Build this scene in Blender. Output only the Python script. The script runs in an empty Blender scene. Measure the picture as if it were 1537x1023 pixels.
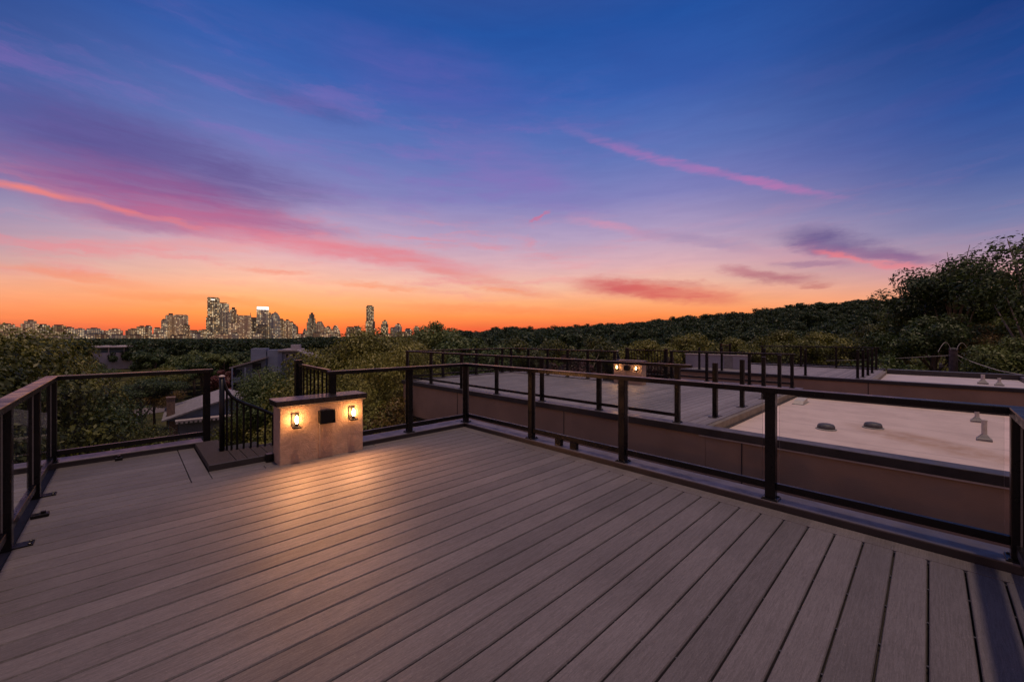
import bpy, math, random
import numpy as np
from mathutils import Vector, Matrix

R = math.radians
SC = bpy.context.scene
COL = SC.collection
random.seed(7)

# ------------------------------------------------------------------ camera frame
F, CX, HY = 601.0, 768.5, 505.0            # focal length and horizon of the 1537 px wide photo
TH = R(46.19)                              # view direction, measured from the direction of the deck boards
H = 1.32                                   # eye height over the deck
FW = Vector((math.cos(TH), math.sin(TH), 0))
RT = Vector((math.sin(TH), -math.cos(TH), 0))

def at(px, D, z):
    """world point at depth D along the view, in the direction of column px, at height z"""
    p = FW * D + RT * (D * (px - CX) / F)
    return Vector((p.x, p.y, z))

def zy(py, D):
    return H - (py - HY) * D / F

# ------------------------------------------------------------------ node helpers
def s2l(c):
    return tuple((v / 255 / 12.92) if v / 255 <= .04045 else ((v / 255 + .055) / 1.055) ** 2.4 for v in c)

class NT:
    def __init__(self, nt):
        self.nt = nt
    def n(self, t, **kw):
        nd = self.nt.nodes.new(t)
        for k, v in kw.items():
            setattr(nd, k, v)
        return nd
    def l(self, a, b):
        self.nt.links.new(a, b)
    def setin(self, sock, v):
        if isinstance(v, bpy.types.NodeSocket):
            self.l(v, sock)
        else:
            sock.default_value = v
    def math(self, op, a, b=None, c=None, clamp=False):
        nd = self.n('ShaderNodeMath', operation=op, use_clamp=clamp)
        for i, v in enumerate((a, b, c)):
            if v is not None:
                self.setin(nd.inputs[i], v)
        return nd.outputs[0]
    def vmath(self, op, a, b=None):
        nd = self.n('ShaderNodeVectorMath', operation=op)
        self.setin(nd.inputs[0], a)
        if b is not None:
            self.setin(nd.inputs[3 if op == 'SCALE' else 1], b)
        return nd.outputs[1] if op in ('DOT_PRODUCT', 'LENGTH') else nd.outputs[0]
    def mix(self, fac, a, b, mode='MIX'):
        nd = self.n('ShaderNodeMix', data_type='RGBA', blend_type=mode)
        self.setin(nd.inputs[0], fac)
        for i, v in ((6, a), (7, b)):
            if not isinstance(v, bpy.types.NodeSocket):
                v = (*v[:3], 1)
            self.setin(nd.inputs[i], v)
        return nd.outputs[2]
    def noise(self, vec, scale, detail=4, rough=.55, out=0, dist=0):
        nd = self.n('ShaderNodeTexNoise')
        if vec is not None:
            self.l(vec, nd.inputs['Vector'])
        nd.inputs['Scale'].default_value = scale
        nd.inputs['Detail'].default_value = detail
        nd.inputs['Roughness'].default_value = rough
        nd.inputs['Distortion'].default_value = dist
        return nd.outputs[out]
    def smooth(self, v, a, b, lo=0., hi=1.):
        nd = self.n('ShaderNodeMapRange', interpolation_type='SMOOTHSTEP')
        self.setin(nd.inputs[0], v)
        for i, x in ((1, a), (2, b), (3, lo), (4, hi)):
            nd.inputs[i].default_value = x
        return nd.outputs[0]
    def mapping(self, vec, loc=(0, 0, 0), rot=(0, 0, 0), scale=(1, 1, 1), vt='POINT'):
        nd = self.n('ShaderNodeMapping', vector_type=vt)
        self.l(vec, nd.inputs[0])
        nd.inputs[1].default_value = loc
        nd.inputs[2].default_value = rot
        nd.inputs[3].default_value = scale
        return nd.outputs[0]
    def ramp(self, fac, stops, lin=True):
        nd = self.n('ShaderNodeValToRGB')
        cr = nd.color_ramp
        while len(cr.elements) < len(stops):
            cr.elements.new(.5)
        for e, (p, c) in zip(cr.elements, stops):
            e.position = p
            e.color = (*c, 1)
        self.setin(nd.inputs[0], fac)
        return nd.outputs[0]
    def comb(self, x, y, z=0.):
        nd = self.n('ShaderNodeCombineXYZ')
        for i, v in enumerate((x, y, z)):
            self.setin(nd.inputs[i], v)
        return nd.outputs[0]
    def sep(self, v):
        nd = self.n('ShaderNodeSeparateXYZ')
        self.l(v, nd.inputs[0])
        return nd.outputs

def mat(name, col=(.2, .2, .2), rough=.6, metal=0., var=.15, vscale=6., bump=0., bscale=40., spec=.5, detail=5, obj=True):
    """principled material with noise variation and bump"""
    m = bpy.data.materials.new(name)
    m.use_nodes = True
    T = NT(m.node_tree)
    b = m.node_tree.nodes['Principled BSDF']
    tc = T.n('ShaderNodeTexCoord')
    v = tc.outputs['Object']
    ns = T.noise(v, vscale, detail)
    f = T.smooth(ns, .3, .7, 1 - var, 1 + var)
    T.l(T.mix(1., col, T.comb(f, f, f), 'MULTIPLY'), b.inputs['Base Color'])
    b.inputs['Metallic'].default_value = metal
    b.inputs['Specular IOR Level'].default_value = spec
    T.l(T.smooth(T.noise(v, vscale * 2.3, 4), .3, .7, max(.02, rough - .08), min(1, rough + .08)), b.inputs['Roughness'])
    if bump:
        bp = T.n('ShaderNodeBump')
        bp.inputs['Strength'].default_value = bump
        bp.inputs['Distance'].default_value = .01
        T.l(T.noise(v, bscale, 5), bp.inputs['Height'])
        T.l(bp.outputs[0], b.inputs['Normal'])
    return m

M = {}
M['black'] = mat('black_powder_coat', (.006, .006, .0068), .3, var=.08, vscale=3, bump=0, spec=.22)
M['cap'] = mat('bronze_kerb_metal', (.07, .062, .066), .42, metal=.1, var=.25, vscale=4, bump=.04, bscale=12)
M['capdark'] = mat('dark_kerb_face', (.02, .018, .02), .5, var=.25, vscale=5)
M['flash'] = mat('pale_flashing', (.45, .38, .34), .5, var=.1)
M['wall'] = mat('brown_cladding', (.33, .21, .135), .75, var=.14, vscale=1.1, bump=.2, bscale=60)
M['wallgrey'] = mat('pale_roof_wall', (.3, .29, .32), .7, var=.08, vscale=2)
M['fascia'] = mat('taupe_fascia', (.16, .13, .09), .6, var=.2, vscale=5)
M['mat'] = mat('black_coir_mat', (.03, .02, .018), .9, var=.4, vscale=60, bump=.7, bscale=190)
M['stone'] = mat('dark_stone_cap', (.016, .013, .014), .3, var=.2, vscale=8, spec=.35)
M['pipe'] = mat('white_vent_pipe', (.46, .42, .37), .55, var=.12, vscale=9)
M['pipegrey'] = mat('grey_vent_flashing', (.22, .21, .2), .6, var=.15, vscale=9)
M['roofgrey'] = mat('grey_roof_membrane', (.4, .35, .345), .65, var=.12, vscale=1.5)
M['lead'] = mat('dark_drain_dome', (.06, .058, .065), .55, var=.25, vscale=20, bump=.2)
M['wood'] = mat('weathered_pole_wood', (.085, .062, .055), .85, var=.3, vscale=5, bump=.4)
M['wire'] = mat('pale_cable', (.34, .32, .3), .6)
M['trunk'] = mat('bark', (.11, .085, .065), .9, var=.35, vscale=3, bump=.6, bscale=14)
M['trunkpale'] = mat('pale_bark', (.2, .165, .13), .85, var=.3, vscale=3, bump=.5, bscale=14)
M['shingle'] = mat('grey_shingle', (.2, .18, .19), .85, var=.22, vscale=3, bump=.5, bscale=8)
M['siding'] = mat('blue_grey_siding', (.09, .12, .175), .7, var=.1, vscale=1)
M['sidinglight'] = mat('pale_blue_siding', (.14, .175, .26), .7, var=.08, vscale=1)
M['whitewash'] = mat('pale_stucco', (.55, .5, .5), .7, var=.08, vscale=1)
M['brick'] = mat('brown_brick', (.17, .105, .075), .85, var=.3, vscale=5, bump=.4)
M['garage'] = mat('blue_garage_door', (.13, .15, .19), .6, var=.08)
M['awning'] = mat('pale_awning', (.36, .31, .31), .7, var=.2, vscale=6)
M['darkwin'] = mat('dark_window', (.02, .026, .035), .12, var=.2)
M['bluewin'] = mat('sky_window', (.1, .15, .2), .1, var=.2)
M['redpaint'] = mat('dark_red_car_paint', (.12, .02, .025), .3, var=.05)
M['tyre'] = mat('tyre', (.02, .02, .02), .8)
M['road'] = mat('asphalt', (.13, .105, .1), .85, var=.2, vscale=.6, bump=.2)
M['underlay'] = mat('dark_underlay', (.02, .018, .016), .95, var=.2)  # dark sheet under the boards, also the painted shade strip
M['glassedge'] = mat('glass_edge', (.2, .19, .17), .25, var=.05)

def mk(name):
    m = bpy.data.materials.new(name)
    m.use_nodes = True
    return m, NT(m.node_tree), m.node_tree.nodes['Principled BSDF']

def deck_material(name, base):
    m, T, b = mk(name)
    v = T.n('ShaderNodeTexCoord').outputs['Object']
    x, y, z = T.sep(v)
    idx = T.math('FLOOR', T.math('DIVIDE', T.math('SUBTRACT', y, .005), .1445))
    wn = T.n('ShaderNodeTexWhiteNoise', noise_dimensions='1D')
    T.l(idx, wn.inputs['W'])
    tone = T.smooth(wn.outputs[0], 0, 1, .86, 1.12)
    off = T.math('MULTIPLY', idx, 3.7)
    gv = T.comb(T.math('ADD', x, off), T.math('MULTIPLY', y, 16.), off)
    grain = T.noise(gv, 4.2, 8, .66, dist=2.2)
    fine = T.noise(T.comb(T.math('MULTIPLY', x, 1.), T.math('MULTIPLY', y, 4.), off), 55., 4, .6, dist=1.5)
    blot = T.noise(v, 1.4, 5)
    g = T.math('MULTIPLY', T.smooth(grain, .3, .7, .82, 1.14), T.smooth(fine, .3, .75, .8, 1.22))
    g = T.math('MULTIPLY', g, T.smooth(blot, .3, .7, .88, 1.1))
    g = T.math('MULTIPLY', g, tone)
    speck = T.smooth(T.noise(v, 85., 2, .5), .71, .78)
    colr = T.mix(1., base, T.comb(g, g, g), 'MULTIPLY')
    colr = T.mix(T.math('MULTIPLY', speck, .4), colr, (.42, .38, .34))
    T.l(colr, b.inputs['Base Color'])
    T.l(T.smooth(grain, .3, .7, .66, .52), b.inputs['Roughness'])
    b.inputs['Specular IOR Level'].default_value = .3
    bp = T.n('ShaderNodeBump')
    bp.inputs['Strength'].default_value = .45
    bp.inputs['Distance'].default_value = .004
    T.l(T.math('ADD', grain, T.math('MULTIPLY', fine, .7)), bp.inputs['Height'])
    T.l(bp.outputs[0], b.inputs['Normal'])
    return m
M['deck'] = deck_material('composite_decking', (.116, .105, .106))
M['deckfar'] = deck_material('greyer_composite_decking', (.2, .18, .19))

def stucco_material():
    m, T, b = mk('swirled_stucco')
    v = T.n('ShaderNodeTexCoord').outputs['Object']
    n1 = T.noise(v, 7, 4, .5, dist=2.5)
    wv = T.n('ShaderNodeTexWave', wave_type='RINGS')
    T.l(T.vmath('ADD', v, T.vmath('SCALE', T.noise(v, 5, 3, .5, out=1), .5)), wv.inputs[0])
    wv.inputs['Scale'].default_value = 9
    wv.inputs['Distortion'].default_value = 7
    wv.inputs['Detail'].default_value = 3
    wv.inputs['Detail Scale'].default_value = 2.5
    f = T.smooth(n1, .3, .7, .86, 1.1)
    T.l(T.mix(1., (.44, .30, .21), T.comb(f, f, f), 'MULTIPLY'), b.inputs['Base Color'])
    b.inputs['Roughness'].default_value = .8
    h = T.math('ADD', T.math('MULTIPLY', wv.outputs[1], .6), T.math('MULTIPLY', T.noise(v, 70, 4), .5))
    bp = T.n('ShaderNodeBump')
    bp.inputs['Strength'].default_value = .38
    bp.inputs['Distance'].default_value = .007
    T.l(h, bp.inputs['Height'])
    T.l(bp.outputs[0], b.inputs['Normal'])
    return m
M['stucco'] = stucco_material()

def roof_material():
    m, T, b = mk('white_roof_membrane')
    v = T.n('ShaderNodeTexCoord').outputs['Object']
    x, y, z = T.sep(v)
    wob = T.math('MULTIPLY', T.math('SUBTRACT', T.noise(v, 1.2, 3), .5), .05)
    fr = T.math('FRACT', T.math('DIVIDE', T.math('ADD', x, wob), .92))
    seam = T.math('MULTIPLY', T.smooth(fr, 0., .045, 1., 0.), T.smooth(T.noise(v, 3, 3), .3, .6, .25, .75))
    d = T.mix(T.smooth(T.noise(v, 2.2, 6, .65), .35, .75), (.6, .47, .41), (.49, .375, .325))
    # ponding stain running from the drains towards the corner
    sp = T.mapping(T.vmath('ADD', v, T.vmath('SCALE', T.noise(v, 1.6, 4, .6, out=1), .5)), (7.95 - 9 + .22, .02 - 4 + .22, 10), (0, 0, R(48)), (1.5, .5, 50), 'TEXTURE')
    gr = T.n('ShaderNodeTexGradient', gradient_type='SPHERICAL')
    T.l(sp, gr.inputs[0])
    st = T.math('MULTIPLY', T.smooth(gr.outputs[1], 0, .7), T.smooth(T.noise(v, 5, 5, .65), .3, .65, .3, .9))
    d = T.mix(T.math('MULTIPLY', st, .75), d, (.34, .19, .085))
    d = T.mix(seam, d, (.2, .17, .16))
    T.l(d, b.inputs['Base Color'])
    b.inputs['Roughness'].default_value = .62
    bp = T.n('ShaderNodeBump')
    bp.inputs['Strength'].default_value = .2
    T.l(T.noise(v, 9, 5), bp.inputs['Height'])
    T.l(bp.outputs[0], b.inputs['Normal'])
    return m
M['roof'] = roof_material()

def glass_material(name, tint, refl=1.0, smudge=.02):
    m = bpy.data.materials.new(name)
    m.use_nodes = True
    nt = m.node_tree
    T = NT(nt)
    nt.nodes.remove(nt.nodes['Principled BSDF'])
    out = nt.nodes['Material Output']
    tr = T.n('ShaderNodeBsdfTransparent')
    tr.inputs[0].default_value = (*tint, 1)
    gl = T.n('ShaderNodeBsdfGlossy')
    gl.inputs['Roughness'].default_value = .015
    gl.inputs[0].default_value = (.9, .92, .9, 1)
    df = T.n('ShaderNodeBsdfDiffuse')
    df.inputs[0].default_value = (.5, .47, .45, 1)
    v = T.n('ShaderNodeTexCoord').outputs['Object']
    fr = T.n('ShaderNodeFresnel')
    fr.inputs[0].default_value = 1.33
    fr_face = T.math('SUBTRACT', 1., T.n('ShaderNodeNewGeometry').outputs['Backfacing'])
    a = T.n('ShaderNodeMixShader')
    T.l(T.math('MULTIPLY', T.math('MULTIPLY', T.math('MULTIPLY', fr.outputs[0], fr_face), T.smooth(fr.outputs[0], .03, .14)), refl, clamp=True), a.inputs[0])
    #.outputs[0], T.smooth(fr.outputs[0], .03, .14)), refl, clamp=True), a.inputs[0])
    T.l(tr.outputs[0], a.inputs[1])
    T.l(gl.outputs[0], a.inputs[2])
    c = T.n('ShaderNodeMixShader')
    T.l(T.smooth(T.noise(v, 3.5, 5, .6), .3, .8, 0., smudge), c.inputs[0])
    T.l(a.outputs[0], c.inputs[1])
    T.l(df.outputs[0], c.inputs[2])
    T.l(c.outputs[0], out.inputs[0])
    return m
M['glass'] = glass_material('clear_railing_glass', (.93, .945, .935), .45, .02)
M['lampglass'] = glass_material('seeded_lantern_glass', (.97, .95, .9), .8, .09)

def emit(name, col, s):
    m, T, b = mk(name)
    b.inputs['Base Color'].default_value = (*col, 1)
    b.inputs['Emission Color'].default_value = (*col, 1)
    b.inputs['Emission Strength'].default_value = s
    return m
M['bulb'] = emit('warm_filament_bulb', (1., .47, .17), 185)
M['bulbdim'] = emit('dim_filament_bulb', (1., .5, .2), 60)
M['crownlight'] = emit('lit_white_crown', (1., .95, .9), 1.6)

def leaf_material(name, c1, c2, c3, rnd=.5):
    m = bpy.data.materials.new(name)
    m.use_nodes = True
    nt = m.node_tree
    T = NT(nt)
    nt.nodes.remove(nt.nodes['Principled BSDF'])
    out = nt.nodes['Material Output']
    geo = T.n('ShaderNodeNewGeometry')
    oi = T.n('ShaderNodeObjectInfo')
    v = T.n('ShaderNodeTexCoord').outputs['Object']
    k = T.math('ADD', T.math('MULTIPLY', geo.outputs['Random Per Island'], .36), T.math('MULTIPLY', T.noise(v, .6, 3), .8))
    k = T.math('ADD', T.math('SUBTRACT', k, .12), T.math('MULTIPLY', T.math('SUBTRACT', oi.outputs['Random'], .5), rnd))
    c = T.ramp(k, [(.15, c1), (.5, c2), (.95, c3)])
    d = T.n('ShaderNodeBsdfPrincipled')
    T.l(c, d.inputs['Base Color'])
    d.inputs['Roughness'].default_value = .5
    d.inputs['Specular IOR Level'].default_value = .35
    t = T.n('ShaderNodeBsdfTranslucent')
    T.l(c, t.inputs[0])
    mx = T.n('ShaderNodeMixShader')
    mx.inputs[0].default_value = .25
    T.l(d.outputs[0], mx.inputs[1])
    T.l(t.outputs[0], mx.inputs[2])
    T.l(mx.outputs[0], out.inputs[0])
    return m
M['leaf'] = leaf_material('dark_green_leaves', (.024, .044, .012), (.066, .10, .024), (.165, .19, .052))
M['leafwarm'] = leaf_material('olive_brown_leaves', (.032, .044, .008), (.125, .13, .019), (.31, .28, .06))
M['leafgold'] = leaf_material('yellow_tinted_leaves', (.05, .038, .01), (.15, .095, .018), (.3, .19, .04))  # yellow tint; stands for lamplight on the tree behind the pole
M['leafred'] = leaf_material('red_flowering_leaves', (.03, .03, .014), (.10, .035, .03), (.22, .07, .07))
M['leaffar'] = leaf_material('far_wood_leaves', (.024, .044, .012), (.06, .09, .022), (.14, .165, .046), .7)

def ground_material():
    m, T, b = mk('dusky_ground')
    v = T.n('ShaderNodeTexCoord').outputs['Object']
    c = T.ramp(T.noise(v, .09, 7, .65), [(.3, (.018, .022, .010)), (.5, (.04, .042, .016)), (.68, (.10, .085, .03))])
    T.l(c, b.inputs['Base Color'])
    b.inputs['Roughness'].default_value = .95
    b.inputs['Specular IOR Level'].default_value = .1
    bp = T.n('ShaderNodeBump')
    bp.inputs['Distance'].default_value = .4
    T.l(T.noise(v, 1.6, 6), bp.inputs['Height'])
    T.l(bp.outputs[0], b.inputs['Normal'])
    return m
M['ground'] = ground_material()

def city_material(name, cw, ch, lit, stripes=0.):
    """facade with a grid of windows; the lit ones glow, all others faintly; wall tone from the object's colour"""
    m, T, b = mk(name)
    v = T.n('ShaderNodeTexCoord').outputs['Object']
    oi = T.n('ShaderNodeObjectInfo')
    x, y, z = T.sep(v)
    hx = T.math('ADD', x, T.math('MULTIPLY', y, 1.0))
    cx_ = T.math('DIVIDE', hx, cw)
    cz_ = T.math('DIVIDE', z, ch)
    cell = T.comb(T.math('FLOOR', cx_), T.math('FLOOR', cz_), T.math('MULTIPLY', oi.outputs['Random'], 97.))
    wn = T.n('ShaderNodeTexWhiteNoise', noise_dimensions='3D')
    T.l(cell, wn.inputs[0])
    r1 = wn.outputs[0]
    rc = T.sep(wn.outputs[1])
    fx = T.math('FRACT', cx_)
    fz = T.math('FRACT', cz_)
    inside = T.math('MULTIPLY', T.math('MULTIPLY', T.math('GREATER_THAN', fx, .14), T.math('LESS_THAN', fx, .86)),
                    T.math('MULTIPLY', T.math('GREATER_THAN', fz, .18), T.math('LESS_THAN', fz, .82)))
    clus = T.smooth(T.noise(T.vmath('ADD', v, T.comb(T.math('MULTIPLY', oi.outputs['Random'], 900.), 0., 0.)), .018, 3), .3, .7, -.22, .22)
    def wn1(val, k):
        w_ = T.n('ShaderNodeTexWhiteNoise', noise_dimensions='2D')
        T.l(T.comb(T.math('FLOOR', val), T.math('ADD', T.math('MULTIPLY', oi.outputs['Random'], 53.), k)), w_.inputs[0])
        return w_.outputs[0]
    pf, pc_ = wn1(cz_, 3.), wn1(cx_, 11.)
    bands = T.math('ADD', T.math('MULTIPLY', T.math('SUBTRACT', pf, .5), .55), T.math('MULTIPLY', T.math('SUBTRACT', pc_, .5), .5))
    bright = wn1(T.math('MULTIPLY', oi.outputs['Random'], 700.), 29.)
    on = T.math('GREATER_THAN', T.math('ADD', T.math('ADD', r1, clus), T.math('ADD', bands, T.math('MULTIPLY', T.math('SUBTRACT', bright, .5), .3))), 1 - lit)
    geo = T.n('ShaderNodeNewGeometry')
    nz = T.sep(geo.outputs['Normal'])[2]
    side = T.math('LESS_THAN', T.math('ABSOLUTE', nz), .5)
    e = T.math('MULTIPLY', T.math('MULTIPLY', T.math('ADD', T.math('MULTIPLY', on, 1.0), .0), inside), side)
    dim = T.math('MULTIPLY', T.math('MULTIPLY', inside, side), T.smooth(pc_, 0, 1, .02, .2))  # faint glow added in every window to lift the whole facade
    glow = T.mix(rc[1], (1., .56, .22), (1., .8, .52))
    T.l(glow, b.inputs['Emission Color'])
    T.l(T.math('ADD', dim, T.math('MULTIPLY', e, T.math('MULTIPLY', T.math('POWER', rc[2], 1.3), T.smooth(bright, 0., 1., .35, 1.)))), b.inputs['Emission Strength'])
    wallc = T.mix(T.math('MULTIPLY', inside, .55), oi.outputs['Color'], (.05, .06, .08))
    T.l(wallc, b.inputs['Base Color'])
    b.inputs['Roughness'].default_value = .35
    return m
M['city_a'] = city_material('office_facade', 9, 9, .52)
M['city_b'] = city_material('apartment_facade', 7, 7, .42)
M['city_c'] = city_material('lowrise_facade', 11, 6.5, .42)

# ------------------------------------------------------------------ mesh builder
class MB:
    def __init__(s):
        s.v, s.f, s.m = [], [], []
    def quad(s, pts, m=0):
        i = len(s.v)
        s.v += [tuple(p) for p in pts]
        s.f.append(tuple(range(i, i + len(pts))))
        s.m.append(m)
    def box(s, x0, x1, y0, y1, z0, z1, m=0, bev=0.):
        if bev:
            return s.bbox(x0, x1, y0, y1, z0, z1, m, bev)
        i = len(s.v)
        s.v += [(x0, y0, z0), (x1, y0, z0), (x1, y1, z0), (x0, y1, z0), (x0, y0, z1), (x1, y0, z1), (x1, y1, z1), (x0, y1, z1)]
        for q in ((0, 3, 2, 1), (4, 5, 6, 7), (0, 1, 5, 4), (1, 2, 6, 5), (2, 3, 7, 6), (3, 0, 4, 7)):
            s.f.append(tuple(i + k for k in q))
            s.m.append(m)
    def bbox(s, x0, x1, y0, y1, z0, z1, m, b):
        # box with chamfered vertical edges and top edge
        def ring(d, z):
            a, c_, e, g = x0 + d, x1 - d, y0 + d, y1 - d
            return [(a + b, e, z), (c_ - b, e, z), (c_, e + b, z), (c_, g - b, z), (c_ - b, g, z), (a + b, g, z), (a, g - b, z), (a, e + b, z)]
        rings = [ring(0, z0), ring(0, z1 - b), ring(b * .7, z1)]
        i = len(s.v)
        for r in rings:
            s.v += r
        for k in range(2):
            for j in range(8):
                s.f.append((i + k * 8 + j, i + k * 8 + (j + 1) % 8, i + k * 8 + 8 + (j + 1) % 8, i + k * 8 + 8 + j))
                s.m.append(m)
        s.f.append(tuple(i + 16 + j for j in range(8)))
        s.m.append(m)
        s.f.append(tuple(i + 7 - j for j in range(8)))
        s.m.append(m)
    def tube(s, pts, r, n=8, m=0, cap=True):
        pts = [Vector(p) for p in pts]
        rs = r if isinstance(r, (list, tuple)) else [r] * len(pts)
        i = len(s.v)
        for k, p in enumerate(pts):
            t = (pts[min(k + 1, len(pts) - 1)] - pts[max(k - 1, 0)]).normalized()
            a = t.cross(Vector((0, 0, 1)) if abs(t.z) < .95 else Vector((1, 0, 0))).normalized()
            b = t.cross(a)
            for j in range(n):
                q = p + (a * math.cos(2 * math.pi * j / n) + b * math.sin(2 * math.pi * j / n)) * rs[k]
                s.v.append(tuple(q))
        for k in range(len(pts) - 1):
            for j in range(n):
                s.f.append((i + k * n + j, i + k * n + (j + 1) % n, i + (k + 1) * n + (j + 1) % n, i + (k + 1) * n + j))
                s.m.append(m)
        if cap:
            s.f.append(tuple(i + n - 1 - j for j in range(n)))
            s.f.append(tuple(i + (len(pts) - 1) * n + j for j in range(n)))
            s.m += [m, m]
    def lathe(s, prof, c=(0, 0, 0), n=16, m=0, phase=0.):
        i = len(s.v)
        for (r, z) in prof:
            for j in range(n):
                a = 2 * math.pi * (j + phase) / n
                s.v.append((c[0] + r * math.cos(a), c[1] + r * math.sin(a), c[2] + z))
        for k in range(len(prof) - 1):
            for j in range(n):
                s.f.append((i + k * n + j, i + k * n + (j + 1) % n, i + (k + 1) * n + (j + 1) % n, i + (k + 1) * n + j))
                s.m.append(m)
        s.f.append(tuple(i + (len(prof) - 1) * n + j for j in range(n)))
        s.f.append(tuple(i + n - 1 - j for j in range(n)))
        s.m += [m, m]
    def prism(s, poly, y0, y1, m=0):
        """poly in (x,z) extruded along y"""
        n = len(poly)
        i = len(s.v)
        s.v += [(x, y0, z) for x, z in poly] + [(x, y1, z) for x, z in poly]
        s.f.append(tuple(i + j for j in range(n)))
        s.f.append(tuple(i + 2 * n - 1 - j for j in range(n)))
        for j in range(n):
            s.f.append((i + (j + 1) % n, i + j, i + n + j, i + n + (j + 1) % n))
        s.m += [m] * (n + 2)
    def mesh(s, name, mats, o=(0, 0, 0), smooth=False):
        me = bpy.data.meshes.new(name)
        me.from_pydata([(x - o[0], y - o[1], z - o[2]) for x, y, z in s.v], [], s.f)
        for mm in (mats if isinstance(mats, (list, tuple)) else [mats]):
            me.materials.append(mm)
        me.polygons.foreach_set('material_index', s.m)
        if smooth:
            me.polygons.foreach_set('use_smooth', [True] * len(s.f))
        me.update()
        return me
    def build(s, name, mats, parent=None, o=None, smooth=False):
        """one mesh object; world-space verts are stored relative to the parent's base"""
        base = o if o is not None else (ROOTLOC.get(parent.name, (0, 0, 0)) if parent else (0, 0, 0))
        ob = bpy.data.objects.new(name, s.mesh(name, mats, base, smooth))
        COL.objects.link(ob)
        if parent:
            ob.parent = parent
            ROOTLOC[ob.name] = base
        elif o is not None:
            ob.location = o
        return ob

ROOTLOC = {}
def tag(o, label=None, cat=None, group=None, kind=None):
    if label: o['label'] = label
    if cat: o['category'] = cat
    if group: o['group'] = group
    if kind: o['kind'] = kind
    return o

def thing(name, label, cat, loc, group=None, local=False, rotz=0.):
    """Empty at the thing's base; local=True when its parts are built in its own frame"""
    o = bpy.data.objects.new(name, None)
    COL.objects.link(o)
    o.empty_display_size = .2
    o.location = loc
    o.rotation_euler = (0, 0, rotz)
    ROOTLOC[o.name] = (0, 0, 0) if local else tuple(loc)
    return tag(o, label, cat, group)

def copy_tree(o, parent=None):
    c = o.copy()
    COL.objects.link(c)
    if parent:
        c.parent = parent
    for ch in list(o.children):
        copy_tree(ch, c)
    return c

def structure(name, mb, mats):
    return tag(mb.build(name, mats), kind='structure')

# ------------------------------------------------------------------ terrain
CREST = [(-2000, 0), (450, 0), (600, .6), (660, 3), (760, 6), (860, 7), (940, 9.5), (1000, 12), (1060, 14.5), (1130, 17.5),
         (1200, 21.5), (1240, 23.5), (1300, 24.5), (1350, 26.5), (1537, 31), (2400, 36)]
GZ = -10.0
def crest(px):
    for (a, ha), (b, hb) in zip(CREST, CREST[1:]):
        if a <= px <= b:
            t = (px - a) / (b - a)
            return ha + (hb - ha) * t
    return CREST[-1][1] if px > 0 else 0
def terrain(x, y):
    d = x * FW.x + y * FW.y
    l = x * RT.x + y * RT.y
    if d < 1:
        return GZ
    px = CX + F * l / d
    if px > 2400: px = 2400
    t = min(1, max(0, (d - 70) / 210))
    return GZ + crest(px) * t * t * (3 - 2 * t) * min(1, max(0, (d / max(1, abs(l))) * 2 - .2))

g = MB()
radii = [0, 12, 25, 40, 55, 70, 85, 100, 120, 140, 160, 180, 200, 225, 250, 280, 330, 400, 550, 800, 1300, 2200, 4000, 8000, 14000]
NA = 180
idx = []
for r in radii:
    row = []
    for k in range(NA):
        a = 2 * math.pi * k / NA
        x, y = r * math.cos(a), r * math.sin(a)
        row.append(len(g.v))
        g.v.append((x, y, terrain(x, y)))
    idx.append(row)
for i in range(len(radii) - 1):
    for k in range(NA):
        g.f.append((idx[i][k], idx[i + 1][k], idx[i + 1][(k + 1) % NA], idx[i][(k + 1) % NA]))
        g.m.append(0)
gobj = structure('ground', g, M['ground'])
gobj.data.polygons.foreach_set('use_smooth', [True] * len(g.f))

# street below the deck on the left
rd = MB()
road_pts = [(20, 40), (90, 50), (170, 57), (235, 62), (310, 70), (370, 80), (415, 95), (450, 120)]
rw = [at(p, d, GZ + .06) for p, d in road_pts]
for k in range(len(rw) - 1):
    t0 = (rw[min(k + 1, len(rw) - 1)] - rw[max(k - 1, 0)]).normalized().cross(Vector((0, 0, 1))) * 3.2
    t1 = (rw[min(k + 2, len(rw) - 1)] - rw[k]).normalized().cross(Vector((0, 0, 1))) * 3.2
    rd.quad([rw[k] - t0, rw[k + 1] - t1, rw[k + 1] + t1, rw[k] + t0])
structure('road', rd, M['road'])

# ------------------------------------------------------------------ our deck
U0, U1 = -.52, 3.42                # boards from the left railing to the border board on the right
PIT, GAP = .1445, .0085
def boards(mb, u0, u1, v0, v1, z=0., phase=.005, splits=None):
    k = math.floor((v0 - phase) / PIT) - 1
    rng = random.Random(int(u0 * 100) + 5)
    while True:
        a = max(v0, phase + k * PIT + GAP / 2)
        b = min(v1, phase + (k + 1) * PIT - GAP / 2)
        k += 1
        if a >= v1: break
        if b - a < .02: continue
        mb.box(u0, u1, a, b, z - .028, z + rng.uniform(-.0006, .0006), bev=.006)
dk = MB()
boards(dk, U0, U1, -3.2, 4.62)
boards(dk, U0, .415, 4.623, 6.055)
dk.box(.42, .565, 4.625, 6.05, -.028, .0, bev=.003)             # border board beside the step
dk.box(.57, 1.0, 4.625, 4.72, -.028, .0, bev=.003)              # border boards along the back
dk.box(1.006, 2.16, 4.625, 4.72, -.028, .0, bev=.003)
dk.box(2.166, 3.562, 4.625, 4.72, -.028, .0, bev=.003)
dk.box(.57, 1.118, 4.725, 4.876, -.028, .0, bev=.003)
dk.box(3.425, 3.562, -.6, 4.62, -.028, .0, bev=.003)
for k in range(-6, 18):
    for j in range(9):
        u_ = .55 + j * .3556 + (k % 2) * .02
        dk.box(u_, u_ + .009, .005 + k * PIT - .0036, .005 + k * PIT + .0036, -.02, -.010, 1)
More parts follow.
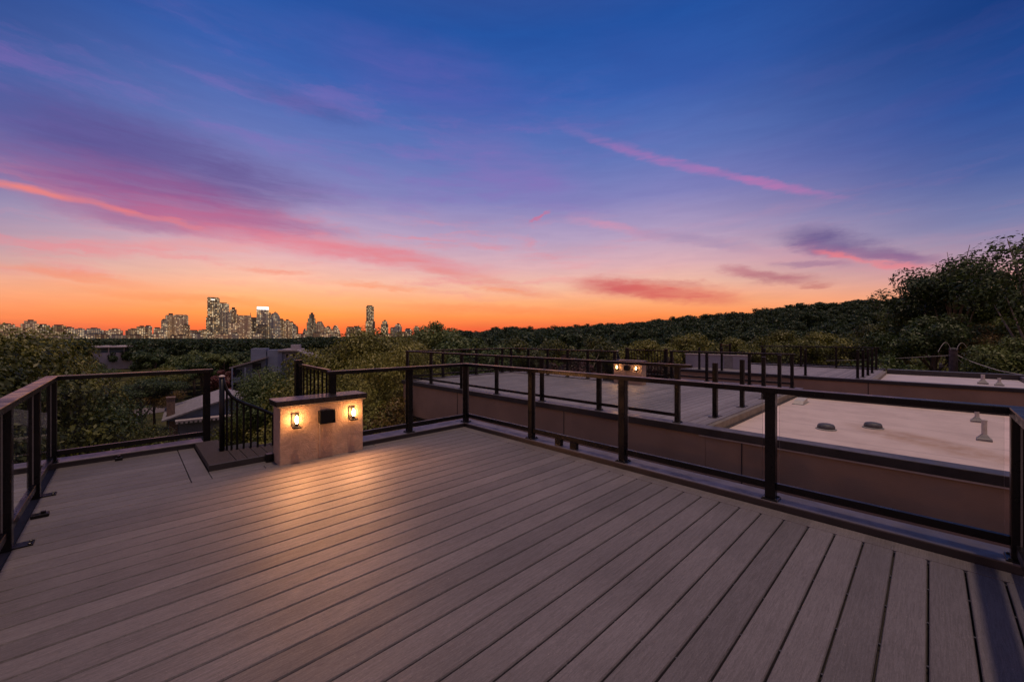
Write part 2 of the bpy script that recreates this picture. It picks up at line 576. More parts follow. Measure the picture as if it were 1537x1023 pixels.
deck = structure('deck_floor', dk, [M['deck'], M['lead']])
sb = MB()
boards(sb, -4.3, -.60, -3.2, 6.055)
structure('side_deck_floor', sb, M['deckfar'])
sub = MB()
sub.box(-4.3, 3.56, -3.2, 4.76, -.09, -.04)
sub.box(-4.3, 1.2, 4.762, 6.055, -.09, -.04)
sub.box(-.598, -.522, -3.2, 6.055, -.035, -.004)  # dark strip painting the shade below the left railing
structure('substrate_and_shade_strip', sub, M['underlay'])

b1 = thing('townhouse', 'townhouse under the near wooden roof deck, dark metal kerbs round its edge', 'house', (0, 0, GZ), 'row of townhouses with roof decks')
w = MB(); w.box(-4.4, 3.77, -3.3, 4.97, GZ, -.095); w.box(-4.4, .66, 4.972, 6.27, GZ, -.095)
w.build('wall', M['wall'], b1)
def kerb(mb, x0, x1, y0, y1, zt=.055, zb=-.3):
    """kerb with bevelled metal cap; material 0 = top, 1 = faces"""
    mb.box(x0 + .004, x1 - .004, y0 + .004, y1 - .004, zb, zt - .012, 1)
    mb.box(x0, x1, y0, y1, zt - .012, zt, 0, bev=.004)
k1 = MB(); kerb(k1, 3.565, 3.81, -3.3, 4.998); k1.build('kerb', [M['cap'], M['capdark']], b1)
k1 = MB(); kerb(k1, 1.995, 3.563, 4.725, 4.998); k1.build('kerb', [M['cap'], M['capdark']], b1)
k1 = MB(); kerb(k1, -4.4, .66, 6.06, 6.30); k1.build('kerb', [M['cap'], M['capdark']], b1)

# ------------------------------------------------------------------ railings
PW = .070
def add_post(rail, u, v, z0, zt, plate=(.13, .11), plate_off=(0, 0), tee=False):
    p = MB(); p.box(u - PW / 2, u + PW / 2, v - PW / 2, v + PW / 2, z0, zt, bev=.004)
    po = p.build('post', M['black'], rail)
    q = MB()
    pu, pv = u + plate_off[0], v + plate_off[1]
    q.box(pu - plate[0] / 2, pu + plate[0] / 2, pv - plate[1] / 2, pv + plate[1] / 2, z0 - .001, z0 + .009, bev=.002)
    for sx in (-1, 1):
        for sy in (-1, 1):
            q.lathe([(.009, 0), (.009, .006), (.005, .009)], (pu + sx * (plate[0] / 2 - .016), pv + sy * (plate[1] / 2 - .016), z0 + .008), 6)
    q.build('base_plate', M['black'], po)
    return po

def rail_run(rail, axis, c, a0, a1, z0, zt, stops, glass=True, wrail=.09, hr=.042, gz=.128, top=True, bottom=True, bh=.05):
    """one straight run: axis 'u' runs along x at y=c, axis 'v' runs along y at x=c; stops = post positions"""
    def bx(mb, s0, s1, wdt, za, zb, off=0., bev=.004, m=0):
        if axis == 'u': mb.box(s0, s1, c + off - wdt / 2, c + off + wdt / 2, za, zb, m, bev)
        else: mb.box(c + off - wdt / 2, c + off + wdt / 2, s0, s1, za, zb, m, bev)
    if top:
        t = MB(); bx(t, a0, a1, wrail, zt - hr, zt, bev=.005); t.build('top_rail', M['black'], rail)
    st = sorted(stops)
    for s0, s1 in zip(st, st[1:]):
        if bottom:
            t = MB(); bx(t, s0 + PW / 2 + .001, s1 - PW / 2 - .001, .036, z0 + gz - bh, z0 + gz, bev=.003)
            br = t.build('bottom_rail', M['black'], rail)
        if glass:
            t = MB()
            e0, e1 = s0 + PW / 2 + .022, s1 - PW / 2 - .022
            if axis == 'u':
                t.box(e0, e1, c - .004, c + .004, z0 + gz + .002, zt - hr - .003)
                edge = (3, 5)
            else:
                t.box(c - .004, c + .004, e0, e1, z0 + gz + .002, zt - hr - .003)
                edge = (2, 4)
            for k in edge: t.m[k] = 1
            t.build('glass_panel', [M['glass'], M['glassedge']], rail)

# left railing and the back-left run share a corner
ra = thing('glass_railing', 'black glass railing along the left edge of the near deck, turning the far left corner', 'railing', (-.555, 6.13, 0), 'glass railings')
zt = .922
for v in (6.13, 5.08, 3.97, 2.75, 1.5):
    add_post(ra, -.555, v, .055 if v > 6 else 0., zt - .042, (.155, .085) if v < 6 else (.1, .1), (.045, 0) if v < 6 else (0, 0))
add_post(ra, .70, 6.17, .0, zt - .042)
rail_run(ra, 'v', -.555, .6, 6.085, .0, zt, (1.5, 2.75, 3.97, 5.08, 6.13), gz=.12)
rail_run(ra, 'u', 6.13, -.60, .76, .055, zt, (-.555, .70), gz=.11)
rb = thing('glass_railing', 'black glass railing along the right side of the near deck, turning behind the lantern wall', 'railing', (3.64, 4.79, 0), 'glass railings')
vs = (4.79, 3.44, 2.16, .86, -.355)
for v in vs: add_post(rb, 3.64, v, .055, zt - .042, (.125, .11))
for u in (1.71, 2.70): add_post(rb, u, 4.79, .055 if u > 2 else -.05, zt - .042, (.11, .125))
rail_run(rb, 'v', 3.64, -.400, 4.835, .055, zt, vs, gz=.128)
rail_run(rb, 'u', 4.79, 1.66, 3.593, .055, zt, (1.71, 2.70, 3.64), gz=.115)
add_post(rb, 2.4, -.355, 0., zt - .042)
add_post(rb, 1.1, -.355, 0., zt - .042)
rail_run(rb, 'u', -.355, 1.0, 3.593, .03, zt, (1.1, 2.4, 3.64), gz=.12)
for v in (3.0, 2.78):                                   # support blocks under the bottom rail
    t = MB(); t.box(3.615, 3.665, v - .045, v + .045, .057, .13, bev=.003); t.build('support_block', M['black'], rb)

def picket_railing(label, p0, p1, z0, zt, n, posts=(0, 1), grp=None):
    r_ = thing('picket_railing', label, 'railing', (p0[0], p0[1], z0), grp)
    d = Vector((p1[0] - p0[0], p1[1] - p0[1], 0))
    L = d.length; d.normalize()
    nx = Vector((-d.y, d.x, 0)) * .02
    for nm, za, zb in (('top_rail', zt - .035, zt), ('bottom_rail', z0 + .08, z0 + .11)):
        t = MB()
        a, b = Vector((p0[0], p0[1], za)), Vector((p1[0], p1[1], za))
        up = Vector((0, 0, zb - za))
        t.quad([a - nx, b - nx, b - nx + up, a - nx + up]); t.quad([b + nx, a + nx, a + nx + up, b + nx + up])
        t.quad([a - nx + up, b - nx + up, b + nx + up, a + nx + up]); t.quad([b - nx, a - nx, a + nx, b + nx])
        t.quad([a + nx, a - nx, a - nx + up, a + nx + up]); t.quad([b - nx, b + nx, b + nx + up, b - nx + up])
        t.build(nm, M['black'], r_)
    for k in range(n):
        q = Vector((p0[0], p0[1], 0)) + d * (L * (k + .7) / (n + .4))
        t = MB(); t.box(q.x - .009, q.x + .009, q.y - .009, q.y + .009, z0 + .09, zt - .01)
        t.build('picket', M['black'], r_)
    for k in posts:
        q = (p0, p1)[k]
        t = MB(); t.box(q[0] - .045, q[0] + .045, q[1] - .045, q[1] + .045, z0, zt + .05, bev=.006)
        t.build('post', M['black'], r_)
    return r_
picket_railing('black picket guard behind the near lantern wall, running back from the railing', (1.79, 6.36), (1.72, 4.90), -.05, .93, 8, (0,), 'picket guards of the stair openings')

# ------------------------------------------------------------------ lantern wall, lanterns, box, step, curved stair railing (near set)
near_set = []
lw = thing('lantern_wall', 'low stucco wall with dark cap carrying two lit lanterns on the near deck', 'wall', (1.555, 4.72, 0), 'lantern walls beside the stairs')
t = MB(); t.box(1.12, 1.99, 4.60, 4.845, -.03, .592, bev=.006); t.build('wall', M['stucco'], lw)
t = MB(); t.box(1.10, 2.01, 4.58, 4.865, .593, .604); t.build('flashing', M['flash'], lw)
t = MB(); t.box(1.085, 2.025, 4.565, 4.88, .605, .660, bev=.005); t.build('cap', M['stone'], lw)
near_set.append(lw)

def lantern(u, v, zc, label):
    """bulkhead lantern on the wall face at v: octagonal-topped clear glass with a bulb and a dark tray"""
    r_ = thing('wall_lantern', label, 'lamp', (u, v, zc), 'lit lanterns on the lantern walls')
    t = MB(); t.box(u - .036, u + .036, v - .012, v - .001, zc - .075, zc + .06, bev=.003); t.build('back_plate', M['black'], r_)
    t = MB(); t.box(u - .04, u + .04, v - .106, v - .04, zc - .088, zc - .074, bev=.004); t.build('tray', M['black'], r_)
    g_ = MB()
    prof = [(-.038, -.073), (.038, -.073), (.038, .05), (.022, .075), (-.022, .075), (-.038, .05)]
    g_.prism([(u + a, zc + b) for a, b in prof], v - .104, v - .014)
    g_.build('glass_shade', M['lampglass'], r_)
    t = MB(); t.lathe([(.016, 0), (.016, .03), (.011, .034)], (u, v - .066, zc - .0735), 10); t.build('socket', M['black'], r_)
    sd = bpy.data.lights.new('lantern_glow', 'SPOT'); sd.energy = 60; sd.color = (1., .41, .15); sd.spot_size = R(165); sd.spot_blend = 1.; sd.shadow_soft_size = .05
    so_ = bpy.data.objects.new('lantern_glow', sd); COL.objects.link(so_); so_.parent = r_
    so_.location = (0, -.15, 0); so_.rotation_euler = (R(-62), 0, 0)
    t = MB(); t.lathe([(.008, 0), (.013, .012), (.0155, .035), (.014, .055), (.008, .072), (.003, .078)], (u, v - .066, zc - .039), 12)
    t.build('bulb', M['bulb'], r_, smooth=True)
    return r_
near_set.append(lantern(1.262, 4.60, .462, 'lit lantern on the left half of the near stucco wall, next to the curved railing'))
near_set.append(lantern(1.853, 4.60, .462, 'lit lantern on the right half of the near stucco wall, next to the glass railing'))
jb = thing('electrical_box', 'black outdoor socket box between the two lanterns of the near stucco wall', 'socket box', (1.565, 4.6, .45), 'socket boxes on the lantern walls')
t = MB(); t.box(1.49, 1.64, 4.525, 4.599, .385, .52, bev=.006); t.build('body', M['black'], jb)
t = MB(); t.box(1.484, 1.646, 4.510, 4.524, .380, .526, bev=.004); t.build('lid', M['black'], jb)
t = MB(); t.tube([(1.505, 4.585, .384), (1.505, 4.587, .2), (1.505, 4.588, .02)], .004, 6); t.build('cable', M['flash'], jb)
near_set.append(jb)

sp = thing('stair_step', 'dark matted entry step to the spiral stair left of the near lantern wall', 'step', (.85, 5.1, 0), 'entry steps of the spiral stairs')
t = MB(); t.box(.575, .80, 4.90, 6.05, .0, .058, bev=.006); t.build('mat', M['mat'], sp)
t = MB()
for k in range(5):
    t.box(.805 + k * .1, .805 + k * .1 + .096, 4.905, 5.45, .0, .055, bev=.004)
t.build('tread', M['mat'], sp)
t = MB(); t.box(.57, 1.115, 4.878, 4.898, .001, .060, bev=.003); t.build('trim', M['capdark'], sp)
t = MB(); t.box(1.045, 1.112, 4.80, 4.877, .0, .085, bev=.006); t.build('bracket', M['black'], sp)
near_set.append(sp)

cr = thing('stair_railing', 'curved black picket railing sweeping down beside the near entry step', 'railing', (.78, 5.42, .06), 'curved railings of the spiral stairs')
ctrl = [(0, .845), (.012, .79), (.035, .72), (.07, .66), (.12, .61), (.19, .565), (.27, .525), (.35, .48), (.44, .425), (.55, .35), (.68, .25)]
def cpt(s, z): return (.76 + s, 5.41 - .24 * s + .0, z)
t = MB(); t.tube([cpt(s, z) for s, z in ctrl], .017, 8); t.build('handrail', M['black'], cr, smooth=True)
t = MB(); t.tube([cpt(-.01, .05), cpt(-.01, .872)], .026, 10); npst = t.build('newel_post', M['black'], cr, smooth=True)
t = MB(); t.lathe([(.027, 0), (.030, .006), (.026, .016), (.012, .024)], (*cpt(-.01, 0)[:2], .8725), 12); t.build('post_cap', M['flash'], npst, smooth=True)
for s in (.033, .075, .125, .185, .25, .315, .385, .46, .54):
    z = np.interp(s, [c[0] for c in ctrl], [c[1] for c in ctrl])
    t = MB(); t.tube([cpt(s, .0), cpt(s, z - .005)], .0105, 8); t.build('picket', M['black'], cr)
near_set.append(cr)

# ------------------------------------------------------------------ second townhouse (beyond the alley)
b2 = thing('townhouse', 'neighbouring brown townhouse with deck and white flat roof, just across the alley', 'house', (9, 4, GZ), 'row of townhouses with roof decks')
w = MB()
w.box(5.97, 12.35, 2.225, 10.93, -.97, -.05); w.box(5.97, 12.35, -1.35, 2.22, -.97, -.21); w.box(5.97, 6.14, -1.35, 2.22, -.21, -.06)
w.box(5.972, 12.35, -1.35, 8.25, GZ, -.972); w.box(6.75, 12.35, 8.252, 10.2, GZ, -.972)
w.build('wall', M['wall'], b2)
for v in (1.75, 4.8, 8.2):
    t = MB(); t.box(5.962, 5.9695, v - .006, v + .006, -.968, -.09); t.build('panel_joint', M['capdark'], b2)
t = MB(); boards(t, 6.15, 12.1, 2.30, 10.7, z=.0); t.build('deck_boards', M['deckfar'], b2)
t = MB(); t.box(6.15, 12.1, 2.22, 2.297, -.125, .003, bev=.004); t.build('fascia', M['fascia'], b2)
t = MB(); t.box(6.18, 12.1, 2.195, 2.219, -.136, -.105); t.build('fascia_trim', M['capdark'], b2)
t = MB(); kerb(t, 5.92, 6.145, -1.38, 10.95, .02, -.085); t.build('kerb', [M['cap'], M['capdark']], b2)
t = MB(); t.box(5.930, 5.969, -1.36, 2.3, -.105, -.088); t.build('flashing', M['flash'], b2)
t = MB(); kerb(t, 6.147, 10.3, 10.72, 10.95, .02); t.build('kerb', [M['cap'], M['capdark']], b2)
t = MB(); kerb(t, 10.22, 10.45, 6.25, 10.718, .02); t.build('kerb', [M['cap'], M['capdark']], b2)
t = MB(); kerb(t, 12.1, 12.34, 2.2, 5.6, .02); t.build('kerb', [M['cap'], M['capdark']], b2)
t = MB(); t.box(6.147, 11.6, -1.05, 2.193, -.2, -.13); t.build('roof_membrane', M['roof'], b2)
t = MB(); kerb(t, 11.602, 11.9, -1.38, 2.193, .02); t.build('kerb', [M['cap'], M['capdark']], b2)
t = MB(); kerb(t, 6.147, 11.6, -1.38, -1.10, .02); t.build('kerb', [M['cap'], M['capdark']], b2)
t = MB(); t.box(6.4, 11.6, -1.098, -1.07, -.129, .008); t.build('upstand', M['roof'], b2)
ZT2 = .90
rc_ = thing('glass_railing', 'long glass railing on the alley side of the second deck, wrapping its far left end', 'railing', (6.05, 10.84, 0), 'glass railings')
vv = (10.84, 9.54, 8.13, 6.81, 5.43, 4.07, 2.66)
for v in vv: add_post(rc_, 6.05, v, .02, ZT2 - .042, (.125, .11))
rail_run(rc_, 'v', 6.05, 2.45, 10.885, .02, ZT2, vv, glass=True, gz=.13)
for u in (7.32, 8.69, 9.9): add_post(rc_, u, 10.84, .02, ZT2 - .042)
rail_run(rc_, 'u', 10.84, 6.10, 10.39, .02, ZT2, (6.05, 7.32, 8.69, 9.9, 10.35), gz=.13)
vb = (10.84, 9.94, 9.03, 8.17, 7.38, 6.42)
for v in vb: add_post(rc_, 10.35, v, .02, ZT2 - .042)
rail_run(rc_, 'v', 10.35, 6.3, 10.79, .02, ZT2, vb, gz=.13)
rd_ = thing('glass_railing', 'short glass railing at the far right side of the second deck, before the third house', 'railing', (12.2, 4, 0), 'glass railings')
for v in (5.55, 4.5, 3.39, 2.42): add_post(rd_, 12.2, v, .02, .885 - .042)
rail_run(rd_, 'v', 12.2, 2.36, 5.62, .02, .885, (5.55, 4.5, 3.39, 2.42), gz=.13)
picket_railing('picket guard behind the lantern wall of the second deck', (12.3, 7.15), (12.25, 5.75), 0, .89, 13, (0, 1), 'picket guards of the stair openings')

def bare_post(u, v, z0, zt, label, grp):
    r_ = thing('railing_post', label, 'post', (u, v, z0), grp)
    t = MB(); t.box(u - PW / 2, u + PW / 2, v - PW / 2, v + PW / 2, z0, zt, bev=.004); t.build('shaft', M['black'], r_)
    t = MB(); t.box(u - .15, u + .15, v - .06, v + .06, z0 - .001, z0 + .008, bev=.002); t.build('base_plate', M['black'], r_)
    t = MB(); t.box(u - .03, u + .03, v - .03, v + .03, zt + .001, zt + .006); t.build('end_cap', M['cap'], r_)
bl = ['lone black post on the second deck, nearest of the row without a rail', 'lone black post on the second deck, second of the row without a rail',
      'lone black post on the second deck, third of the row without a rail', 'lone black post on the second deck, fourth of the row, by the far railing']
for u, l_ in zip((7.0, 8.38, 9.79, 11.1), bl): bare_post(u, 2.45, .0, .885, l_, 'lone railing posts on the second deck')

# second lantern wall set: the same pieces turned a quarter turn
lab2 = {'lantern_wall': 'small stucco wall with two lanterns on the second deck', 'electrical_box': 'black box between the lanterns of the wall on the second deck',
        'stair_step': 'dark entry step by the lantern wall of the second deck', 'stair_railing': 'curved picket railing left of the lantern wall on the second deck'}
lanl = ['lit left lantern of the wall on the second deck', 'lit right lantern of the wall on the second deck']
DIM = bpy.data.lights.new('lantern_glow_far', 'SPOT'); DIM.energy = 7; DIM.color = (1., .45, .17); DIM.spot_size = R(165); DIM.spot_blend = 1.; DIM.shadow_soft_size = .05
for o in near_set:
    c = copy_tree(o)
    x, y, z = o.location
    c.location = (y + 5.44, -x + 7.38, z)
    c.rotation_euler.z = R(-90)
    kind = o.name.split('.')[0]
    for ch in c.children:
        if ch.type == 'LIGHT': ch.data = DIM
        elif ch.name.startswith('bulb'): ch.data = ch.data.copy(); ch.data.materials[0] = M['bulbdim']
    c['label'] = lanl.pop(0) if kind == 'wall_lantern' else lab2[kind]

# things on the white roof
def pipe_vent(u, v, z0, hgt, rad, label, grp):
    r_ = thing('vent_pipe', label, 'vent', (u, v, z0), grp)
    t = MB(); t.lathe([(rad * 3.6, 0), (rad * 3.6, rad * 1.1), (rad * 2.8, rad * 1.5), (rad * 1.6, rad * 2.9), (rad * 1.15, rad * 3.3)], (u, v, z0), 4, phase=.5); t.build('flashing', M['pipegrey'], r_)
    t = MB(); t.lathe([(rad, rad * 1.5), (rad, hgt * .93), (rad * 1.08, hgt * .94), (rad * 1.08, hgt), (rad * .8, hgt)], (u, v, z0), 14); t.build('pipe', M['pipe'], r_, smooth=False)
pipe_vent(8.62, -.53, -.13, .29, .028, 'white vent pipe on the white roof, nearer of the pair by its right edge', 'vent pipes on the white roof')
pipe_vent(10.42, -.56, -.13, .29, .028, 'white vent pipe on the white roof, farther of the pair by its right edge', 'vent pipes on the white roof')
for (u, v), l_ in zip(((7.89, 1.12), (8.54, .62)), ('dark dome drain on the white roof, the left one of two', 'dark dome drain on the white roof, the right one nearer the stain')):
    r_ = thing('roof_drain', l_, 'drain', (u, v, -.13), 'dome drains on the white roof')
    t = MB(); t.lathe([(.135, 0), (.135, .012), (.12, .018)], (u, v, -.13), 18); t.build('flange', M['pipegrey'], r_)
    t = MB(); t.lathe([(.115, .018), (.112, .055), (.095, .08), (.06, .09)], (u, v, -.13), 18); t.build('dome', M['lead'], r_, smooth=True)
r_ = thing('roof_scupper', 'small white scupper block in the far left corner of the white roof', 'scupper', (10.6, 1.95, -.13))
t = MB(); t.prism([(10.35, -.129), (10.85, -.129), (10.80, -.03), (10.42, -.06)], 1.86, 2.03); t.build('hood', M['pipe'], r_)
t = MB(); t.box(10.30, 10.90, 1.84, 2.05, -.1295, -.122); t.build('flange', M['pipegrey'], r_)

# small dark clamp left on the deck by the far left kerb
r_ = thing('deck_bracket', 'small black bracket lying on the boards by the far left kerb', 'bracket', (-.07, 6.0, 0))
t = MB(); t.box(-.10, -.04, 5.97, 6.03, .0006, .03, bev=.004); t.build('foot', M['black'], r_)
t = MB(); t.tube([(-.07, 6.0, .03), (-.07, 6.0, .052)], .014, 8); t.build('knob', M['black'], r_)
r_ = thing('deck_bracket', 'small black bracket on the boards beside the left railing, between two posts', 'bracket', (-.47, 4.52, 0))
t = MB(); t.box(-.51, -.42, 4.49, 4.55, .0006, .022, bev=.004); t.build('foot', M['black'], r_)
t = MB(); t.tube([(-.45, 4.52, .022), (-.45, 4.52, .038)], .014, 8); t.build('knob', M['black'], r_)

# ------------------------------------------------------------------ third townhouse
b3 = thing('townhouse', 'farthest brown townhouse with roof deck and flat roof, beyond the white roof', 'house', (19, 2, GZ), 'row of townhouses with roof decks')
w = MB(); w.box(16.40, 21.8, 1.305, 7.12, GZ, -.06); w.box(16.40, 21.3, -2.3, 1.295, GZ, -.25); w.box(16.40, 16.57, -2.3, 1.295, -.25, -.06)
w.build('wall', M['wall'], b3)
t = MB(); t.box(16.392, 16.399, 1.29, 1.31, -6, -.105); t.build('panel_joint', M['capdark'], b3)
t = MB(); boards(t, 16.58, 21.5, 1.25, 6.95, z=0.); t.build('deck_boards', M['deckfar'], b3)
t = MB(); t.box(16.58, 20.9, 1.12, 1.247, -.12, .003); t.build('fascia', M['fascia'], b3)
t = MB(); kerb(t, 16.35, 16.575, -2.3, 7.14, .0, -.1); t.build('kerb', [M['cap'], M['capdark']], b3)
t = MB(); kerb(t, 21.502, 21.75, 1.2, 6.95, .05); t.build('kerb', [M['cap'], M['capdark']], b3)
t = MB(); t.box(16.577, 20.9, -2.0, 1.118, -.24, -.10); t.build('roof_membrane', M['roofgrey'], b3)
t = MB(); t.box(20.902, 21.2, -2.3, 1.118, -.3, .06); t.build('kerb', [M['sidinglight']], b3)
t = MB(); kerb(t, 20.88, 21.22, -2.32, 1.118, .075); t.build('kerb', [M['cap'], M['capdark']], b3)
t = MB(); kerb(t, 16.577, 20.878, -2.32, -2.02, .03); t.build('kerb', [M['cap'], M['cap']], b3)
re_ = thing('glass_railing', 'black railing along the far edge of the third deck, against the hillside trees', 'railing', (21.4, 3.4, 0), 'glass railings')
v3 = (5.41, 3.92, 2.70, 1.46)
for v in v3: add_post(re_, 21.4, v, .0, .90 - .042)
rail_run(re_, 'v', 21.4, 1.36, 5.5, .0, .90, v3, gz=.13)
l3 = ['lone post at the near right corner of the third deck, first of four', 'lone post on the right edge of the third deck, second of four',
      'lone post on the right edge of the third deck, third of four', 'lone post on the right edge of the third deck, last before the far railing']
for (u, v), l_ in zip(((16.75, 1.58), (17.3, 1.5), (18.3, 1.46), (19.5, 1.44)), l3): bare_post(u, v, .0, .89, l_, 'lone posts along the edges of the third deck')
l3 = ['lone post on the third deck, standing right of the second deck railing', 'lone post on the third deck, standing above the end of the second deck railing',
      'lone post on the near edge of the third deck, before the pale wall', 'lone post on the third deck, at the left end of the pale wall']
for v, l_ in zip((2.93, 4.15, 5.6, 6.45), l3): bare_post(16.7, v, .0, .88, l_, 'lone posts along the edges of the third deck')
picket_railing('small picket guard on the third deck in front of the pale wall', (20.6, 6.95), (19.5, 6.2), 0, .95, 7, (0, 1), 'picket guards of the stair openings')
pw_ = thing('stair_enclosure', 'pale low wall enclosing the stair of the third deck', 'wall', (17.6, 6.2, 0))
t = MB(); t.box(17.75, 17.95, 4.95, 7.45, -.1, .54, bev=.01); t.build('wall', M['wallgrey'], pw_)
t = MB(); t.box(17.72, 17.98, 4.92, 7.48, .541, .575); t.build('cap', M['flash'], pw_)
t = MB(); t.box(17.72, 17.749, 5.55, 5.85, .0, .50); t.build('door', M['pipegrey'], pw_)
pipe_vent(18.5, -1.11, -.10, .28, .042, 'grey cone vent on the roof of the third house, left of the pair', 'vents on the third roof')
pipe_vent(18.2, -1.40, -.10, .22, .035, 'small pale vent on the roof of the third house, right of the pair', 'vents on the third roof')

# ------------------------------------------------------------------ utility pole and cables beyond the third roof
pc = at(1431, 30, terrain(*at(1431, 30, 0)[:2]))
up = thing('utility_pole', 'weathered wooden utility pole rising behind the third roof', 'utility pole', pc)
t = MB(); t.tube([(pc.x, pc.y, pc.z), (pc.x, pc.y, zy(524, 30))], [.26, .23], 12); t.build('pole', M['wood'], up)
t = MB(); t.lathe([(.25, 0), (.26, .05), (.2, .09)], (pc.x, pc.y, zy(524, 30) + .001), 12); t.build('pole_cap', M['lead'], up)
for k, (a, b) in enumerate((((1427, 523), (1408, 528)), ((1436, 523), (1456, 530)))):
    t = MB(); p0, p1 = at(a[0], 29.6, zy(a[1] + 2, 29.6)), at(b[0], 29.6, zy(b[1], 29.6))
    
    t.tube([p0.lerp(p1, j / 12) + Vector((0, 0, .62 * math.sin(math.pi * (j / 12) ** .8))) for j in range(13)], .015, 6); t.build('jumper_cable', M['wire'], up)
t = MB(); p1 = at(1412, 29.5, zy(549, 29.5)); t.tube([at(1426, 29.8, zy(552, 29.8)), p1], .04, 6)
t.lathe([(.05, 0), (.09, .08), (.09, .3), (.05, .36)], tuple(p1 - Vector((0, 0, .15))), 8); t.build('insulator', M['lead'], up)
def cable(pts, label):
    ps = [at(x, d, zy(y, d)) for x, y, d in pts]
    fine = []
    for a, b in zip(ps, ps[1:]):
        for k in range(6):
            q = a.lerp(b, k / 6); s = 4 * (k / 6) * (1 - k / 6)
            fine.append(q - Vector((0, 0, .05 * s * (b - a).length * .1)))
    fine.append(ps[-1])
    t = MB(); t.tube(fine, .02, 6)
    tag(t.build('power_cable', M['wire'], None, tuple(ps[0])), label, 'cable', 'power cables at the utility pole')
cable([(1427, 533, 30), (1390, 535, 31), (1335, 538, 33), (1240, 541, 38)], 'power cable running left from the utility pole over the third roof')
cable([(1436, 532, 30), (1460, 543, 27), (1500, 556, 24), (1560, 566, 21)], 'power cable sagging right from the utility pole towards the right edge')
cable([(1436, 537, 30), (1448, 547, 30), (1466, 566, 30)], 'steep guy cable dropping right from the utility pole')

# ------------------------------------------------------------------ houses below
def oriented(px, D):
    """local frame for a house facing the deck: x to the right, y away"""
    p = at(px, D, GZ)
    a = math.atan2(p.y, p.x) - math.pi / 2
    return p, a
p, a = oriented(345, 46)
hs = thing('house', 'low house with grey shingle gable roof and brick chimney beside the street', 'house', p, None, True, a + R(4))
HW, EV, PK = 5.9, 2.5, 4.45
t = MB(); t.prism([(-HW + .5, 0), (HW - .5, 0), (HW - .5, EV + .05), (0, PK - .25), (-HW + .5, EV + .05)], 0, 9.5); t.build('wall', M['siding'], hs)
t = MB()
for s in (-1, 1):
    t.quad([(0, -.5, PK), (s * HW, -.5, EV), (s * HW, 10, EV), (0, 10, PK)])
    t.quad([(0, -.5, PK - .16), (s * HW, -.5, EV - .16), (s * HW, 10, EV - .16), (0, 10, PK - .16)])
    t.quad([(0, -.5, PK), (s * HW, -.5, EV), (s * HW, -.5, EV - .16), (0, -.5, PK - .16)])
    t.quad([(s * HW, -.5, EV), (s * HW, 10, EV), (s * HW, 10, EV - .16), (s * HW, -.5, EV - .16)])
t.build('roof', M['shingle'], hs)
t = MB(); t.box(-5.55, -4.85, 1.2, 2.1, 1.5, 4.55); t.box(-5.6, -4.8, 1.15, 2.15, 4.551, 4.7); t.build('chimney', M['brick'], hs)
t = MB(); t.box(-5.3, -4.6, -.06, -.004, 0, 2.3); t.build('brick_panel', M['brick'], hs)
t = MB(); t.box(-4.5, -.9, -.09, -.004, 0, 2.1)
for k in range(1, 4): t.box(-4.5, -.9, -.10, -.091, k * .52 - .015, k * .52 + .015)
t.build('garage_door', M['garage'], hs)
t = MB(); t.prism([(-4.8, 2.32), (4.6, 2.32), (4.6, 2.46), (-4.8, 2.46)], -1.3, -.02)
for k in range(24): t.box(-4.75 + k * .39, -4.75 + k * .39 + .22, -1.33, -1.305, 2.12, 2.44)
t.build('awning', M['awning'], hs)
for x0 in (.3, 2.6):
    t = MB(); t.box(x0, x0 + 1.4, -.05, -.004, .9, 2.0); wn_ = t.build('window', M['wallgrey'], hs)
    t = MB(); t.box(x0 + .1, x0 + 1.3, -.06, -.051, 1., 1.9); t.build('pane', M['darkwin'], wn_)

p, a = oriented(415, 75)
ap = thing('apartment_house', 'blue grey apartment house with sloped roofs and boxy chimneys among the trees', 'apartment house', p, None, True, a - R(10))
def sx(px): return (px - 415) * 75 / F
def sz(py): return zy(py, 75) - GZ
t = MB(); t.prism([(sx(363), 0), (sx(401), 0), (sx(401), sz(537)), (sx(363), sz(548))], 0, 6)
t.build('wing', M['siding'], ap)
t = MB(); t.prism([(sx(401.3), 0), (sx(462), 0), (sx(462), sz(541)), (sx(440), sz(528)), (sx(401.3), sz(528))], 1.5, 9)
t.build('wall', M['sidinglight'], ap)
t = MB(); t.prism([(sx(416), sz(525)), (sx(441), sz(525.5)), (sx(472), sz(541)), (sx(472), sz(543)), (sx(441), sz(527.8)), (sx(416), sz(527.8))], .6, 12)
t.build('roof', M['shingle'], ap)
t = MB(); t.prism([(sx(357), sz(549)), (sx(403), sz(535)), (sx(403), sz(537)), (sx(357), sz(551))], -1, 6.5); t.build('wing_roof', M['shingle'], ap)
t = MB(); t.box(sx(379), sx(399), 1.6, 4.2, sz(550), sz(523)); t.build('chimney', M['sidinglight'], ap)
t = MB(); t.box(sx(401.5), sx(421), 1.0, 3.6, sz(560), sz(525)); t.build('chimney', M['sidinglight'], ap)
t = MB(); t.box(sx(428), sx(441), 5, 7, sz(530), sz(518)); t.build('chimney', M['wallgrey'], ap)
for (x0, x1, y0, y1) in ((384, 395, 544, 565), (361.5, 371, 553, 571), (361.5, 371, 574, 592), (384, 395, 570, 590)):
    t = MB(); t.box(sx(x0), sx(x1), -.06, -.004, sz(y1), sz(y0)); o = t.build('balcony', M['darkwin'], ap)  # dark panel painting the shade of the balcony recess
    t = MB(); t.box(sx(x0), sx(x1), -1.0, -.94, sz(y1), sz(y1) + .95); t.build('parapet', M['siding'], o)
for x0 in (360, 376):
    t = MB(); t.box(sx(x0), sx(x0) + .22, -1.1, -.88, 0, sz(550)); t.build('column', M['sidinglight'], ap)
